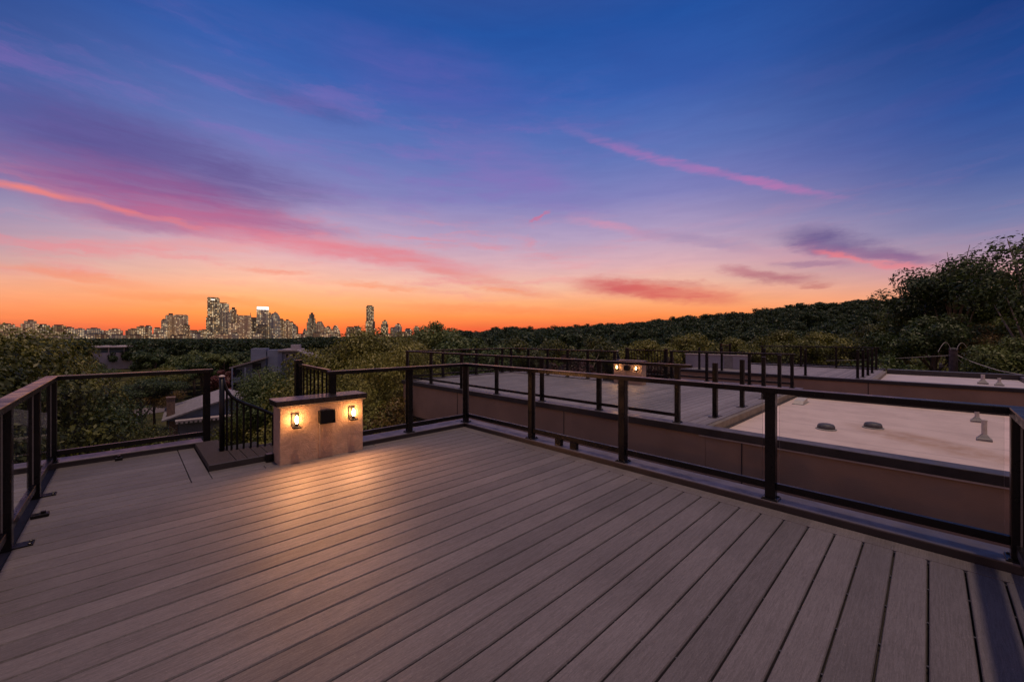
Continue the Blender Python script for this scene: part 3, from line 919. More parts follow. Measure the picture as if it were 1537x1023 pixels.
for x0 in (407, 414):
    t = MB(); t.box(sx(x0), sx(x0) + .7, 1.42, 1.497, sz(560), sz(548)); t.build('window', M['bluewin'], ap)

for x0, y0, w0, h0 in ((425, 531, 5, 7), (434, 531, 5, 7), (446, 537, 5, 7), (425, 545, 5, 7), (446, 548, 5, 7)):
    t = MB(); t.box(sx(x0), sx(x0 + w0), 1.44, 1.497, sz(y0 + h0), sz(y0)); wf = t.build('window', M['wallgrey'], ap)
    t = MB(); t.box(sx(x0) + .1, sx(x0 + w0) - .1, 1.42, 1.438, sz(y0 + h0) + .1, sz(y0) - .1); t.build('pane', M['darkwin'], wf)
t = MB(); t.tube([(sx(452), 4, sz(537)), (sx(452), 4, sz(530))], .12, 8); t.build('vent_pipe', M['pipegrey'], ap)
t = MB()
for k in range(9): t.box(sx(402), sx(461), 1.475, 1.4985, sz(580) + k * .8, sz(580) + k * .8 + .03)
t.build('siding_line', M['siding'], ap)
p, a = oriented(175, 140)
fb = thing('pavilion', 'flat roofed pale building with a band of blue windows in the wood', 'building', p, None, True, a)
q = 140 / F
zz = lambda py: zy(py, 140) - GZ
t = MB(); t.box(-24 * q, 24 * q, .4, 9, 0, zz(529)); t.build('wall', M['whitewash'], fb)
t = MB(); t.box(-31 * q, 31 * q, -1.2, 10, zz(521), zz(518.8)); t.build('roof', M['whitewash'], fb)
for k in range(3):
    t = MB(); t.box((-24 + k * 16.5) * q, (-24 + k * 16.5 + 15) * q, .8, .95, zz(529) + .01, zz(521)); t.build('window', M['bluewin'], fb)
for k in range(4):
    t = MB(); t.box((-25.5 + k * 16.5) * q, (-24.3 + k * 16.5) * q, .3, .7, zz(529) + .01, zz(521)); t.build('column', M['whitewash'], fb)

# red car at the street by the apartments
p, a = oriented(357, 78)
cr_ = thing('parked_car', 'dark red car parked on the street by the apartment house', 'car', (p.x, p.y, GZ + .07), None, True, a + R(25))
t = MB()
t.prism([(-2.1, .35), (2.1, .35), (2.15, .75), (2.0, .9), (1.1, .95), (.6, 1.42), (-.9, 1.45), (-1.5, 1.0), (-2.1, .92)], -.85, .85); t.build('body', M['redpaint'], cr_)
for y0, y1 in ((-.87, -.853), (.853, .87)):
    t = MB(); t.prism([(.95, .97), (.55, 1.36), (-.85, 1.39), (-1.25, 1.0)], y0, y1); t.build('window', M['darkwin'], cr_)
for x in (-1.3, 1.3):
    for y in (-.88, .72):
        t = MB(); t.tube([(x, y, .34), (x, y + .16, .34)], .34, 14); wh = t.build('wheel', M['tyre'], cr_)
        t = MB(); t.tube([(x, y - .01 if y < 0 else y + .161, .34), (x, y - .001 if y < 0 else y + .17, .34)], .2, 10); t.build('rim', M['pipegrey'], wh)

# ------------------------------------------------------------------ skyline
GREY, BEIGE, BROWN, BLUE, DARK, PINK = (.26, .24, .23), (.5, .36, .24), (.22, .13, .08), (.16, .18, .24), (.07, .06, .06), (.34, .2, .16)
def tower(x0, x1, ytop, D, col, m, label, crown=None, low=None, ybase=500, cat='tower', grp='lit towers of the skyline'):
    p = at((x0 + x1) / 2, D, GZ)
    an = math.atan2(p.y, p.x) - math.pi / 2
    q = D / F
    W = (x1 - x0) * q
    top = zy(ytop, D) - GZ
    r_ = thing('tower' if cat == 'tower' else 'city_block', label, cat, p, grp, True, an)
    def part(mb, name, mm):
        o = mb.build(name, mm, r_)
        o.color = (*col, 1)
        return o
    t = MB()
    yc = 2.5 * q
    if crown == 'white':
        t.box(-W / 2, W / 2, 0, W * .8, 0, top - 5.5 * q); part(t, 'shaft', m)
        t = MB(); t.box(-W / 2 + 2, W / 2 - 2, 2, W * .7, top - 5.5 * q + .02, top - 1.2 * q); part(t, 'lit_crown', M['crownlight'])
        t = MB(); t.box(W * .3, W * .46, W * .3, W * .5, top - 1.2 * q + .02, top); part(t, 'plant_room', M['lead'])
    elif crown == 'round':
        n = 7
        poly = [(-W / 2, 0), (W / 2, 0)] + [(W / 2 - 3 * q * (1 - math.cos(R(90 * k / n))), top - 3 * q + 3 * q * math.sin(R(90 * k / n))) for k in range(n + 1)] + [(-W / 2, top)]
        t.prism(poly, 0, W * .8); part(t, 'shaft', m)
        t = MB(); t.box(-W * .2, W * .1, -.6, -.02, top - 4 * q, top - 3 * q); part(t, 'lit_sign', M['crownlight'] if ytop < 450 else M['lead'])
    elif crown == 'step':
        t.box(-W / 2, W / 2, 0, W * .8, 0, top * .78); part(t, 'shaft', m)
        t = MB(); t.box(-W * .32, W * .36, 1, W * .6, top * .78 + .02, top * .93); part(t, 'upper_shaft', m)
        t = MB(); t.box(-W * .12, W * .2, 3, W * .4, top * .93 + .02, top); part(t, 'plant_room', M['lead'])
    elif crown == 'sail':
        poly = [(-W * .5, 0), (W * .5, 0), (W * .42, top * .5), (W * .36, top * .85), (W * .16, top), (-W * .2, top * .97), (-W * .36, top * .8), (-W * .43, top * .4)]
        t.prism(poly, 0, W * .7); part(t, 'shaft', m)
        t = MB(); t.prism([(-W * .1, top * .99), (W * .1, top * 1.0), (W * .02, top * 1.04)], 2, W * .3); part(t, 'spire', M['lead'])
    elif crown == 'peak':
        t.prism([(-W / 2, 0), (W / 2, 0), (W * .42, top * .55), (W * .12, top), (-W * .18, top), (-W * .4, top * .6)], 0, W * .7); part(t, 'shaft', m)
    elif crown == 'mast':
        t.box(-W / 2, W / 2, 0, W * .7, 0, top - 4 * q); part(t, 'shaft', m)
        t = MB(); t.box(W * .42, W * .46, 2, 2 + W * .05, top - 4 * q + .02, top); part(t, 'mast', M['lead'])
    else:
        t.box(-W / 2, W / 2, 0, W * .75, 0, top - 1.6 * q); part(t, 'shaft', m)
        t = MB(); t.box(-W * .38, W * .3, W * .1, W * .6, top - 1.6 * q + .02, top); part(t, 'plant_room', M['lead'])
    if low:
        lx0, lx1, ly = low
        c0 = (x0 + x1) / 2
        t = MB(); t.box((lx0 - c0) * q, (lx1 - c0) * q, -W * .2, -.05, 0, zy(ly, D) - GZ); part(t, 'podium', m)
    return r_
A_, B_, C_ = M['city_a'], M['city_b'], M['city_c']
# (x0, x1, ytop, D, colour, material, label, crown, podium)
TOW = [
 (313, 328, 446, 2500, DARK, A_, 'tallest dark glass tower of the main cluster, rounded top corner', 'round', (311.5, 328, 476)),
 (328.5, 342.5, 454, 2560, GREY, B_, 'grey lit tower right of the tallest dark tower', None, (327.5, 345, 468)),
 (343.5, 356, 461, 2620, BROWN, B_, 'dark brown tower, third from the left in the main cluster', 'step', None),
 (344, 355, 483, 2450, BEIGE, A_, 'short bright block in front of the dark brown tower', None, None),
 (358, 375.5, 469, 2480, BEIGE, B_, 'broad beige tower with a mast in the main cluster', 'mast', None),
 (375.5, 387, 476, 2640, DARK, A_, 'dark blocky tower left of the white-crowned tower', None, None),
 (386.5, 402.5, 459, 2600, GREY, A_, 'grey tower with glowing white crown', 'white', None),
 (398, 408, 469, 2700, BROWN, B_, 'narrow brown tower just right of the white-crowned tower', None, None),
 (404, 421.5, 469, 2500, BLUE, A_, 'pale blue sail-shaped tower narrowing to the top', 'sail', None),
 (386, 404, 487, 2420, DARK, C_, 'dark wide block below the white-crowned tower', None, None),
 (419, 426, 478, 2560, BROWN, B_, 'slim brown tower right of the sail-shaped tower', None, None),
 (425, 436.5, 479, 2600, BEIGE, B_, 'beige tower with stepped top near the right of the main cluster', 'step', None),
 (435.5, 440.5, 482, 2640, BROWN, B_, 'thin brown tower between the stepped beige tower and the grey end towers', None, None),
 (439, 444.5, 486, 2560, GREY, B_, 'thin grey tower at the right end of the main cluster', None, None),
 (443.5, 447.5, 489, 2600, BROWN, B_, 'lowest thin brown tower closing the main cluster on the right', None, None),
 (243, 250.5, 479, 2550, GREY, B_, 'small grey tower at the left of the twin beige towers', None, None),
 (247.5, 263.5, 470, 2600, BEIGE, B_, 'taller dark-topped twin tower left of the main cluster', 'step', (250, 262, 474)),
 (264.5, 280.5, 472, 2580, BEIGE, B_, 'lower round-topped twin tower left of the main cluster', 'round', None),
 (275.5, 284, 486, 2520, BROWN, B_, 'small brown tower at the right foot of the twin towers', None, None),
 (462.5, 473, 469, 2600, DARK, B_, 'slim dark tower standing alone right of the main cluster', 'step', (461, 474, 484)),
 (454, 461.5, 493, 2650, GREY, C_, 'small domed grey block left of the slim dark tower', 'peak', None),
 (471, 490, 482, 2700, PINK, B_, 'pink brown ziggurat tower right of the slim dark tower', 'peak', None),
 (487, 497.5, 489, 2650, BROWN, B_, 'brown block beside the ziggurat tower', 'step', None),
 (497, 511, 488, 2600, PINK, B_, 'triangular lit tower standing between two gaps of sky', 'peak', None),
 (520, 532, 490, 2600, BROWN, B_, 'dark brown block left of the tall lone tower', None, None),
 (530, 541.5, 489, 2660, GREY, A_, 'bright grey block left of the tall lone tower', None, None),
 (550, 561, 458, 2500, DARK, B_, 'tall lone two-part tower right of the skyline', None, (549, 562.5, 482)),
 (572, 582.5, 480, 2600, DARK, A_, 'mid-height dark tower right of the tall lone tower', 'step', None),
 (586, 592.5, 491, 2700, GREY, B_, 'low grey block near the right end of the skyline', None, None),
 (591.5, 603, 485, 2600, BLUE, B_, 'wide blue grey tower near the right end of the skyline', 'step', None),
 (608, 618, 492.5, 2700, BLUE, A_, 'short blue tower, second last on the right of the skyline', None, None),
 (622, 628.5, 489, 2700, GREY, B_, 'narrow pale tower, last on the right of the skyline', None, None),
]
for x0, x1, yt, D, c_, m_, l_, cw_, lw_ in TOW: tower(x0, x1, yt, D, c_, m_, l_, cw_, lw_)
LOW = [
 (-4, 21, 485, 2900, BEIGE, 'long beige block with bright vertical bays at the left edge of the skyline'),
 (36, 54, 479.5, 2900, BEIGE, 'tall beige slab, highest of the low blocks on the far left'),
 (53, 74, 486, 2950, DARK, 'dark flat block right of the tall beige slab'),
 (75, 82, 491, 3000, PINK, 'tiny pink block right of the dark flat block'),
 (82, 96, 487, 2950, BROWN, 'brown stepped block, third right of the tall beige slab'),
 (95, 111, 490, 3000, GREY, 'low grey block left of the dark blue blocks'),
 (112, 127, 492, 3000, BLUE, 'small dark blue block, left of the wider blue one'),
 (129, 151, 491.5, 2950, BLUE, 'wide dark blue block on the far left skyline'),
 (150, 163, 496, 3000, PINK, 'low pink block between blue and beige blocks'),
 (162, 181, 492.5, 2950, BEIGE, 'beige block with a bright left wall on the far left skyline'),
 (191, 206, 492.5, 2950, BROWN, 'low brown block left of the banded brown block'),
 (204, 220, 488.5, 2800, BROWN, 'banded brown block with dark roof left of the twin towers'),
 (219, 227, 488, 2850, GREY, 'small grey block with roof mast left of the twin towers'),
 (232, 241, 491, 2800, BEIGE, 'bright yellow lit block just left of the twin towers'),
 (21, 37, 491, 3000, GREY, 'low grey block between the long beige block and the tall beige slab'),
 (284, 298, 495, 2850, PINK, 'low pink block in the gap right of the twin towers'),
 (296, 316, 494, 2750, BROWN, 'low brown block at the left foot of the tallest dark tower'),
]
for x0, x1, yt, D, c_, l_ in LOW: tower(x0, x1, yt, D, c_, C_, l_, 'step' if x1 - x0 > 14 else None, None, cat='building', grp='low lit blocks of the skyline')
rg = random.Random(3)
x = -10
while x < 640:
    wd = rg.uniform(8, 20)
    if x < 340 or 440 < x or rg.random() < .6:
        o = tower(x, x + wd, rg.uniform(498.5, 503) if x < 450 else rg.uniform(497, 501), rg.uniform(2150, 2350), rg.choice([BEIGE, PINK, BROWN, GREY]), C_,
          'low lit roofline strip among the trees at the foot of the skyline', None, None, cat='building', grp='lowest lit buildings at the foot of the skyline')
    x += wd * rg.uniform(.9, 1.9)

# ------------------------------------------------------------------ trees
TOPZ, TOPZ_LAST = {}, [0]
def leaf_mesh(name, n, rx, rz, leaf, nclump, seed, mats, gap=.0, shell=.55, flat=.35, aspect=.5):
    """crown of leaf quads: clumps spread through an ellipsoid, leaves on and in each clump; base at z=0"""
    rs = np.random.RandomState(seed)
    d = rs.normal(size=(nclump, 3)); d /= np.linalg.norm(d, axis=1)[:, None]
    d[:, 2] = np.where(d[:, 2] < -.35, -d[:, 2] * .6, d[:, 2])
    rr = rs.uniform(.45, .98, nclump) ** .8
    cc = d * rr[:, None] * np.array([rx, rx, rz])
    cc[:, :2] *= (1 + .22 * np.sin(3 * np.arctan2(d[:, 1], d[:, 0]) + seed))[:, None]
    cr_ = rs.uniform(.24, .46, nclump) * min(rx, rz)
    w_ = cr_ ** 2; w_ /= w_.sum()
    ci = rs.choice(nclump, n, p=w_)
    q = rs.normal(size=(n, 3)); q /= np.linalg.norm(q, axis=1)[:, None]
    rad = np.where(rs.rand(n) < shell, rs.uniform(.8, 1.08, n), rs.uniform(.1, .9, n))
    pos = cc[ci] + q * (cr_[ci] * rad)[:, None] * np.array([1, 1, .72])
    nor = q * 1.15 + rs.normal(size=(n, 3)) * .45 + np.array([0, 0, flat])
    nor /= np.linalg.norm(nor, axis=1)[:, None]
    up = rs.normal(size=(n, 3)) + q * .6 + np.array([0, 0, -.3])
    a = up - (up * nor).sum(1)[:, None] * nor; a /= np.linalg.norm(a, axis=1)[:, None] + 1e-9
    b = np.cross(nor, a)
    s = leaf * rs.uniform(.55, 1.35, n)[:, None]
    bend = nor * s * .18
    V = np.stack([pos - a * s, pos + b * s * aspect + bend, pos + a * s, pos - b * s * aspect + bend], 1).reshape(-1, 3)
    V[:, 2] += rz * .75
    TOPZ_LAST[0] = float(np.percentile(V[:, 2], 99.7))
    me = arr_mesh(name, V, mats)
    TOPZ[me.name] = TOPZ_LAST[0]
    return me
    return arr_mesh(name, V, mats)

def arr_mesh(name, V, mats):
    n = len(V) // 4
    me = bpy.data.meshes.new(name)
    me.vertices.add(len(V)); me.vertices.foreach_set('co', V.astype(np.float32).ravel())
    me.loops.add(len(V)); me.loops.foreach_set('vertex_index', np.arange(len(V), dtype=np.int32))
    me.polygons.add(n)
    me.polygons.foreach_set('loop_start', np.arange(n, dtype=np.int32) * 4)
    me.polygons.foreach_set('loop_total', np.full(n, 4, dtype=np.int32))
    me.materials.append(mats)
    me.update(calc_edges=True)
    return me

def limb_mesh(name, h, r, spread, seed, matl, nl=7, top=1.0):
    rg = random.Random(seed)
    t = MB()
    lean = (rg.uniform(-.3, .3), rg.uniform(-.3, .3))
    t.tube([(0, 0, 0), (lean[0] * .4, lean[1] * .4, h * .35), (lean[0], lean[1], h * .7), (lean[0] * 1.6, lean[1] * 1.4, h * top)], [r * 1.25, r, r * .72, r * .2], 9)
    for k in range(nl):
        a = k * 2.4 + rg.uniform(-.4, .4)
        z0 = h * rg.uniform(.42, .78)
        f_ = z0 / h
        p0 = (lean[0] * f_, lean[1] * f_, z0)
        L = spread * rg.uniform(.6, 1.)
        z1 = z0 + h * (rg.uniform(.1, .26) if nl < 10 else rg.uniform(.24, .4))
        p1 = (p0[0] + math.cos(a) * L * .5, p0[1] + math.sin(a) * L * .5, (z0 + z1) / 2 + .2)
        p2 = (p0[0] + math.cos(a + .2) * L, p0[1] + math.sin(a + .2) * L, z1 + h * .06)
        t.tube([p0, p1, p2], [r * .45, r * .28, r * .08], 6)
    return t.mesh(name, matl, smooth=True)

PRO = {}
for i in range(3): PRO['near', i] = (leaf_mesh('near_crown', 60000, 3.0, 2.9, .066, 58, 11 + i, M['leafwarm' if i != 1 else 'leaf']), 3.0, 2.9)
PRO['near', 3] = (leaf_mesh('gold_crown', 26000, 2.2, 2.0, .066, 50, 21, M['leafgold']), 2.2, 2.0)
PRO['near', 4] = (leaf_mesh('red_crown', 14000, 2.0, 1.4, .09, 44, 22, M['leafred']), 2.0, 1.4)
for i in range(5): PRO['mid', i] = (leaf_mesh('mid_crown', 19000, 4.0, 3.6, .15, 36, 31 + i, M['leaf'] if i % 2 else M['leafwarm']), 4.0, 3.6)
for i in range(4): PRO['far', i] = (leaf_mesh('far_crown', 6500, 4.2, 3.4, .26, 24, 51 + i, M['leaf'] if i != 2 else M['leaffar']), 4.2, 3.4)
PRO['big', 0] = (leaf_mesh('open_crown', 17000, 5.2, 4.4, .17, 52, 71, M['leaf'], shell=.7), 5.2, 4.4)
PRO['big', 1] = (leaf_mesh('sparse_crown', 4600, 4.2, 4.8, .15, 30, 75, M['leaf'], shell=.7), 4.2, 4.8)
TR = {k: limb_mesh(k + '_trunk', 8.0, {'near': .2, 'mid': .24, 'far': .26, 'big': .26}[k], {'near': 2.4, 'mid': 2.8, 'far': 2.8, 'big': 2.4}[k], 5 + i, M['trunkpale'] if k == 'big' else M['trunk'], 7 if k != 'big' else 12)
      for i, k in enumerate(('near', 'mid', 'far', 'big'))}

def tree(px, D, ytop, rad, kind, i, label, grp=None, squash=1., pos=None, ztop=None, name='tree', cat='tree'):
    p = pos if pos is not None else at(px, D, 0)
    gz = terrain(p.x, p.y)
    me, pr, pz = PRO[kind, i]
    ctop = TOPZ[me.name]
    zt_ = ztop if ztop is not None else zy(ytop, D)
    r_ = thing(name, label, cat, (p.x, p.y, gz), grp, True, random.uniform(0, 6.28))
    c = bpy.data.objects.new('crown', me); COL.objects.link(c); c.parent = r_
    s = rad / pr
    c.scale = (s, s, s * squash)
    hgt = zt_ - gz
    c.location = (0, 0, hgt - ctop * s * squash)
    t_ = bpy.data.objects.new('trunk', TR[kind]); COL.objects.link(t_); t_.parent = r_
    k = max(.15, (hgt - pz * s * squash * .45) / 8.0)
    t_.scale = (max(.5, min(s, k)) * 1., max(.5, min(s, k)), k)
    return r_

near = [
 (-8, 12.5, 498, 2.7, 'near', 0, 'olive tree filling the far left edge above the left railing'),
 (-70, 9.5, 520, 2.7, 'near', 2, 'olive tree outside the left railing, cut by the left edge'),
 (62, 15, 540, 1.9, 'near', 2, 'olive tree seen over the far left corner of the railing'),
 (100, 12.0, 588, 1.7, 'near', 1, 'dark green treetop just behind the far left kerb'),
 (60, 11.0, 610, 2.2, 'near', 0, 'low olive treetop behind the left railing posts'),
 (195, 14, 648, 1.8, 'near', 0, 'low leafy treetop below the middle of the back left railing'),
 (262, 15, 668, 1.5, 'near', 2, 'low leafy treetop below the right end of the back left railing'),
 (432, 15.5, 546, 1.75, 'near', 1, 'light olive bushy tree left of the picket guard, hiding the apartment house'),
 (402, 15, 598, 1.2, 'near', 0, 'low tree behind the curved stair railing'),
 (355, 14, 660, 1.2, 'near', 2, 'lowest treetop seen between the pickets of the curved railing'),
 (492, 20, 538, 1.9, 'near', 2, 'olive tree behind the picket guard'),
 (545, 15.5, 498, 2.6, 'near', 0, 'tall willowy olive tree right behind the near lantern wall'),
 (520, 12, 570, 2.0, 'near', 2, 'tree low behind the right half of the near lantern wall'),
 (592, 13.5, 520, 1.7, 'near', 2, 'olive tree left of the second house, behind the back railing'),
 (590, 11.8, 600, 1.3, 'near', 3, 'yellow-tinted tree low beside the left corner of the second house'),
 (664, 33, 486, 2.7, 'mid', 1, 'round-topped tree breaking the horizon right of the skyline'),
 (612, 24, 507, 2.3, 'mid', 0, 'olive tree left of the round-topped horizon tree'),
 (700, 26, 505, 2.8, 'mid', 3, 'dark tree behind the far left railing corner of the second deck'),
 (212, 36, 568, 2.5, 'mid', 1, 'dark tree with visible trunk beside the street bend'),
 (232, 48, 574, 2.3, 'near', 3, 'amber tree across the street from the low house'),
 (112, 30, 552, 2.4, 'mid', 0, 'broad olive tree in front of the street'),
 (340, 74, 556, 3.2, 'near', 4, 'red flowering tree beside the parked car'),
 (860, 24, 535, 1.6, 'near', 4, 'reddish bush behind the back railing of the second deck'),
 (995, 23, 540, 1.3, 'near', 4, 'reddish bush right of the picket guard on the second deck'),
 (1434, 39, 391, 5.0, 'big', 0, 'big dark open-crowned tree on the right, rising over the hill line'),
 (1560, 30, 346, 4.4, 'big', 1, 'tallest sparse tree cut by the right edge'),
 (1500, 42, 425, 5.0, 'big', 0, 'dark wide tree between the open-crowned tree and the right edge'),
 (1398, 46, 447, 3.7, 'mid', 1, 'dark tree at the left foot of the big open-crowned tree'),
 (1455, 34, 490, 2.6, 'near', 3, 'yellow lit tree behind the utility pole'),  # light of a hidden lamp put into the leaf colour
 (1398, 35, 474, 3.4, 'mid', 3, 'dark tree left of the utility pole'),
 (1505, 33, 480, 3.4, 'mid', 1, 'dark tree right of the utility pole'),
 (1550, 27, 505, 3.0, 'mid', 3, 'dark tree right of the cables at the right edge'),
 (1300, 50, 489, 4.2, 'mid', 2, 'pale olive tree above the right corner of the third deck railing'),
 (1240, 52, 500, 3.8, 'mid', 4, 'olive green tree behind the third deck railing'),
 (1180, 50, 497, 4.0, 'mid', 2, 'pale green tree above the lone posts of the third deck'),
 (1110, 46, 508, 3.4, 'mid', 4, 'olive tree behind the pale stair enclosure'),
 (1040, 48, 503, 3.8, 'mid', 0, 'olive tree above the gap between second and third decks'),
 (970, 40, 512, 3.2, 'mid', 4, 'olive tree behind the picket guard of the second deck'),
 (905, 44, 506, 3.6, 'mid', 2, 'olive tree above the left end of the lantern wall on the second deck'),
 (840, 36, 512, 3.0, 'mid', 0, 'olive tree behind the middle of the second deck back railing'),
 (775, 32, 510, 2.9, 'mid', 4, 'olive tree behind the left part of the second deck back railing'),
]
for px, D, yt, rad, kd, i, l_ in near:
    tree(px, D, yt, rad, kd, i, l_, 'trees close to the decks' if D < 56 else None, (.62 if px == 212 else 1.0) if kd != 'near' or D > 14 else 1.15)

# individual trees of the surrounding wood, then the far wood as one mass
rg = random.Random(12)
taken = [at(n[0], n[1], 0) for n in near]
keep_out = [(at(345, 50, 0), 12), (at(415, 80, 0), 12), (at(357, 78, 0), 6)] + [(w_, 5) for w_ in rw]
def blocked(p, D, px):
    for c_, r_ in keep_out:
        if (Vector((p.x, p.y, 0)) - Vector((c_.x, c_.y, 0))).length < r_: return True
    if 240 < px < 480 and 24 < D < 74: return True        # open view down to the houses
    if 130 < px < 330 and 22 < D < 66: return True
    if 122 < px < 228 and 60 < D < 139: return True
    return p.x > -5 and p.x < 24 and p.y > -5 and p.y < 13
cells = {}
def free(p, s):
    k = (int(p.x // 6), int(p.y // 6))
    for i in (-1, 0, 1):
        for j in (-1, 0, 1):
            for q in cells.get((k[0] + i, k[1] + j), ()):
                if (q - p).length < s: return False
    cells.setdefault(k, []).append(p)
    return True
for q in taken: free(Vector((q.x, q.y, 0)), 0)
cand = []
for _ in range(14000):
    D = math.sqrt(rg.uniform(22 ** 2, 112 ** 2))
    px = rg.uniform(-90, 1640)
    p = at(px, D, 0)
    if blocked(p, D, px) or not free(p, 5.6): continue
    cand.append((D, px, p))
cand.sort(key=lambda c: c[0])
n_ind = 0
rest = []
for D, px, p in cand:
    if n_ind < 225:
        gz = terrain(p.x, p.y)
        hgt = rg.uniform(7.0, 9.6) - (1.2 if px < 620 else 0)
        zt_ = gz + hgt
        if px < 640 and zt_ > zy(509 if px < 480 else 505, D): zt_ = zy(rg.uniform(509, 514) if px < 480 else rg.uniform(503, 508), D)
        if px < 640: zone = ('olive oak in the wood between the deck and the skyline', 'wood below the skyline')
        elif px < 1100: zone = ('olive oak in the wood behind the second deck', 'wood behind the second deck')
        else: zone = ('dark oak on the lower hillside behind the third deck', 'wood on the lower hillside')
        kd = 'mid' if D < 75 else 'far'
        tree(px, D, 0, rg.uniform(3.0, 4.3), kd, rg.randrange(5 if kd == 'mid' else 4), zone[0], zone[1], rg.uniform(.8, 1.1), p, zt_)
        n_ind += 1
    else:
        rest.append((D, px, p))

def far_wood():
    rs = np.random.RandomState(5)
    base = []
    for i in range(4):
        me = leaf_mesh('far_clump', 900, 3.9, 3.2, .38, 13, 90 + i, M['leaffar'])
        a = np.empty(len(me.vertices) * 3, np.float32); me.vertices.foreach_get('co', a)
        base.append(a.reshape(-1, 4, 3)); bpy.data.meshes.remove(me)
    out = []
    spots = [(D, px, 1.) for D, px, p in rest]
    D = 108.
    while D < 1500:
        s = max(6.0, D * .042)
        x = -110 + rs.rand() * 20
        while x < 1650:
            spots.append((D * rs.uniform(.98, 1.03), x, s / 6.6))
            x += s / D * F * rs.uniform(.7, 1.25)
        D += s * (.62 if D < 330 else 1.1)
    for D, px, sc in spots:
        if D > 345 and px > 660: continue
        if 122 < px < 228 and D < 139: continue
        p = at(px, D, 0); gz = terrain(p.x, p.y)
        k = min(sc, 2.6) * rs.uniform(.7, 1.3)
        hgt = rs.uniform(5., 12.5)
        zt_ = gz + hgt
        if px < 640: zt_ = min(zt_, zy(rs.uniform(507, 512) if px < 450 else rs.uniform(503.5, 508) , D))
        b = base[rs.randint(4)]
        m_ = b.shape[0]
        if D > 300: b = b[rs.rand(m_) < (.5 if D < 700 else .3)]
        th_ = rs.rand() * 6.28
        cs, sn = math.cos(th_), math.sin(th_)
        v = b.reshape(-1, 3) * k * np.array([1, 1, .95 / max(1, k * .75)])
        top = v[:, 2].max()
        v = np.stack([v[:, 0] * cs - v[:, 1] * sn + p.x, v[:, 0] * sn + v[:, 1] * cs + p.y, v[:, 2] - top + zt_], 1)
        out.append(v)
    return arr_mesh('far_wood', np.concatenate(out), M['leaffar'])
fw = bpy.data.objects.new('far_wood', far_wood()); COL.objects.link(fw)
tag(fw, 'dense dark wood covering the hillside and the plain to the skyline', 'woodland', None, 'stuff')

# small pale house showing through the trees of the hillside
for (px, py, D, l_) in ((942, 501, 190, 'small pale house between the trees of the hillside, left of centre'), (868, 497, 230, 'small brown roofed house at the hill line behind the second deck')):
    p = at(px, D, terrain(*at(px, D, 0)[:2]))
    zb = zy(py, D)
    r_ = thing('hill_house', l_, 'house', (p.x, p.y, p.z), 'houses on the hillside', True, math.atan2(p.y, p.x) - math.pi / 2 + .4)
    h_ = zb - p.z
    t = MB(); t.box(-2.2, 2.2, 0, 5, 0, h_); t.build('wall', M['wallgrey'], r_)
    t = MB(); t.prism([(-2.7, h_ + .01), (2.7, h_ + .01), (0, h_ + 1.3)], -.4, 5.4); t.build('roof', M['flash'] if px > 900 else M['brick'], r_)
    t = MB(); t.box(-1.4, -.4, -.08, -.004, h_ - 1.6, h_ - .5); t.build('window', M['darkwin'], r_)

# ------------------------------------------------------------------ sky
wd = bpy.data.worlds.new('World'); SC.world = wd
wd.use_nodes = True
T = NT(wd.node_tree)
bg = wd.node_tree.nodes['Background']
dirv = T.n('ShaderNodeTexCoord').outputs['Generated']
fwd = T.vmath('DOT_PRODUCT', dirv, tuple(FW))
rgt = T.vmath('DOT_PRODUCT', dirv, tuple(RT))
upz = T.sep(dirv)[2]
az = T.math('ARCTAN2', rgt, fwd)
el = T.math('ARCSINE', T.math('MINIMUM', T.math('MAXIMUM', upz, -1.), 1.))
P = T.comb(az, el)
def stops(lst): return [(e / 60, s2l(c)) for e, c in lst]
elf = T.math('DIVIDE', el, R(60), clamp=True)
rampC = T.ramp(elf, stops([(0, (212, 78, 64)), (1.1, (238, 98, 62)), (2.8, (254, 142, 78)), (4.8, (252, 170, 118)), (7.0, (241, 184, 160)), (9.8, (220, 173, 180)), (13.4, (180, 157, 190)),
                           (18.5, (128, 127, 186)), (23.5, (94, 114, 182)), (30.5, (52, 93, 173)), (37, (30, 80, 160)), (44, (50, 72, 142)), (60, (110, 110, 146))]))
rampS = T.ramp(elf, stops([(0, (204, 92, 80)), (1.8, (244, 140, 92)), (4.0, (240, 164, 132)), (5.8, (212, 158, 158)), (7.6, (164, 140, 166)), (10.6, (116, 123, 170)), (15, (66, 92, 158)),
                           (20.7, (33, 75, 150)), (28.3, (9, 56, 126)), (42, (40, 66, 135)), (60, (110, 110, 146))]))
rampB = T.ramp(elf, stops([(0, (172, 122, 100)), (8, (205, 150, 126)), (18, (165, 136, 146)), (35, (118, 108, 145)), (60, (110, 110, 146))]))  # out-of-view zenith and back sky brightened as added fill light
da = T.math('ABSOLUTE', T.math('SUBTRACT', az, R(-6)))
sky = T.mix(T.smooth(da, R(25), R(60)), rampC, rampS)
sky = T.mix(T.smooth(da, R(75), R(125)), sky, rampB)
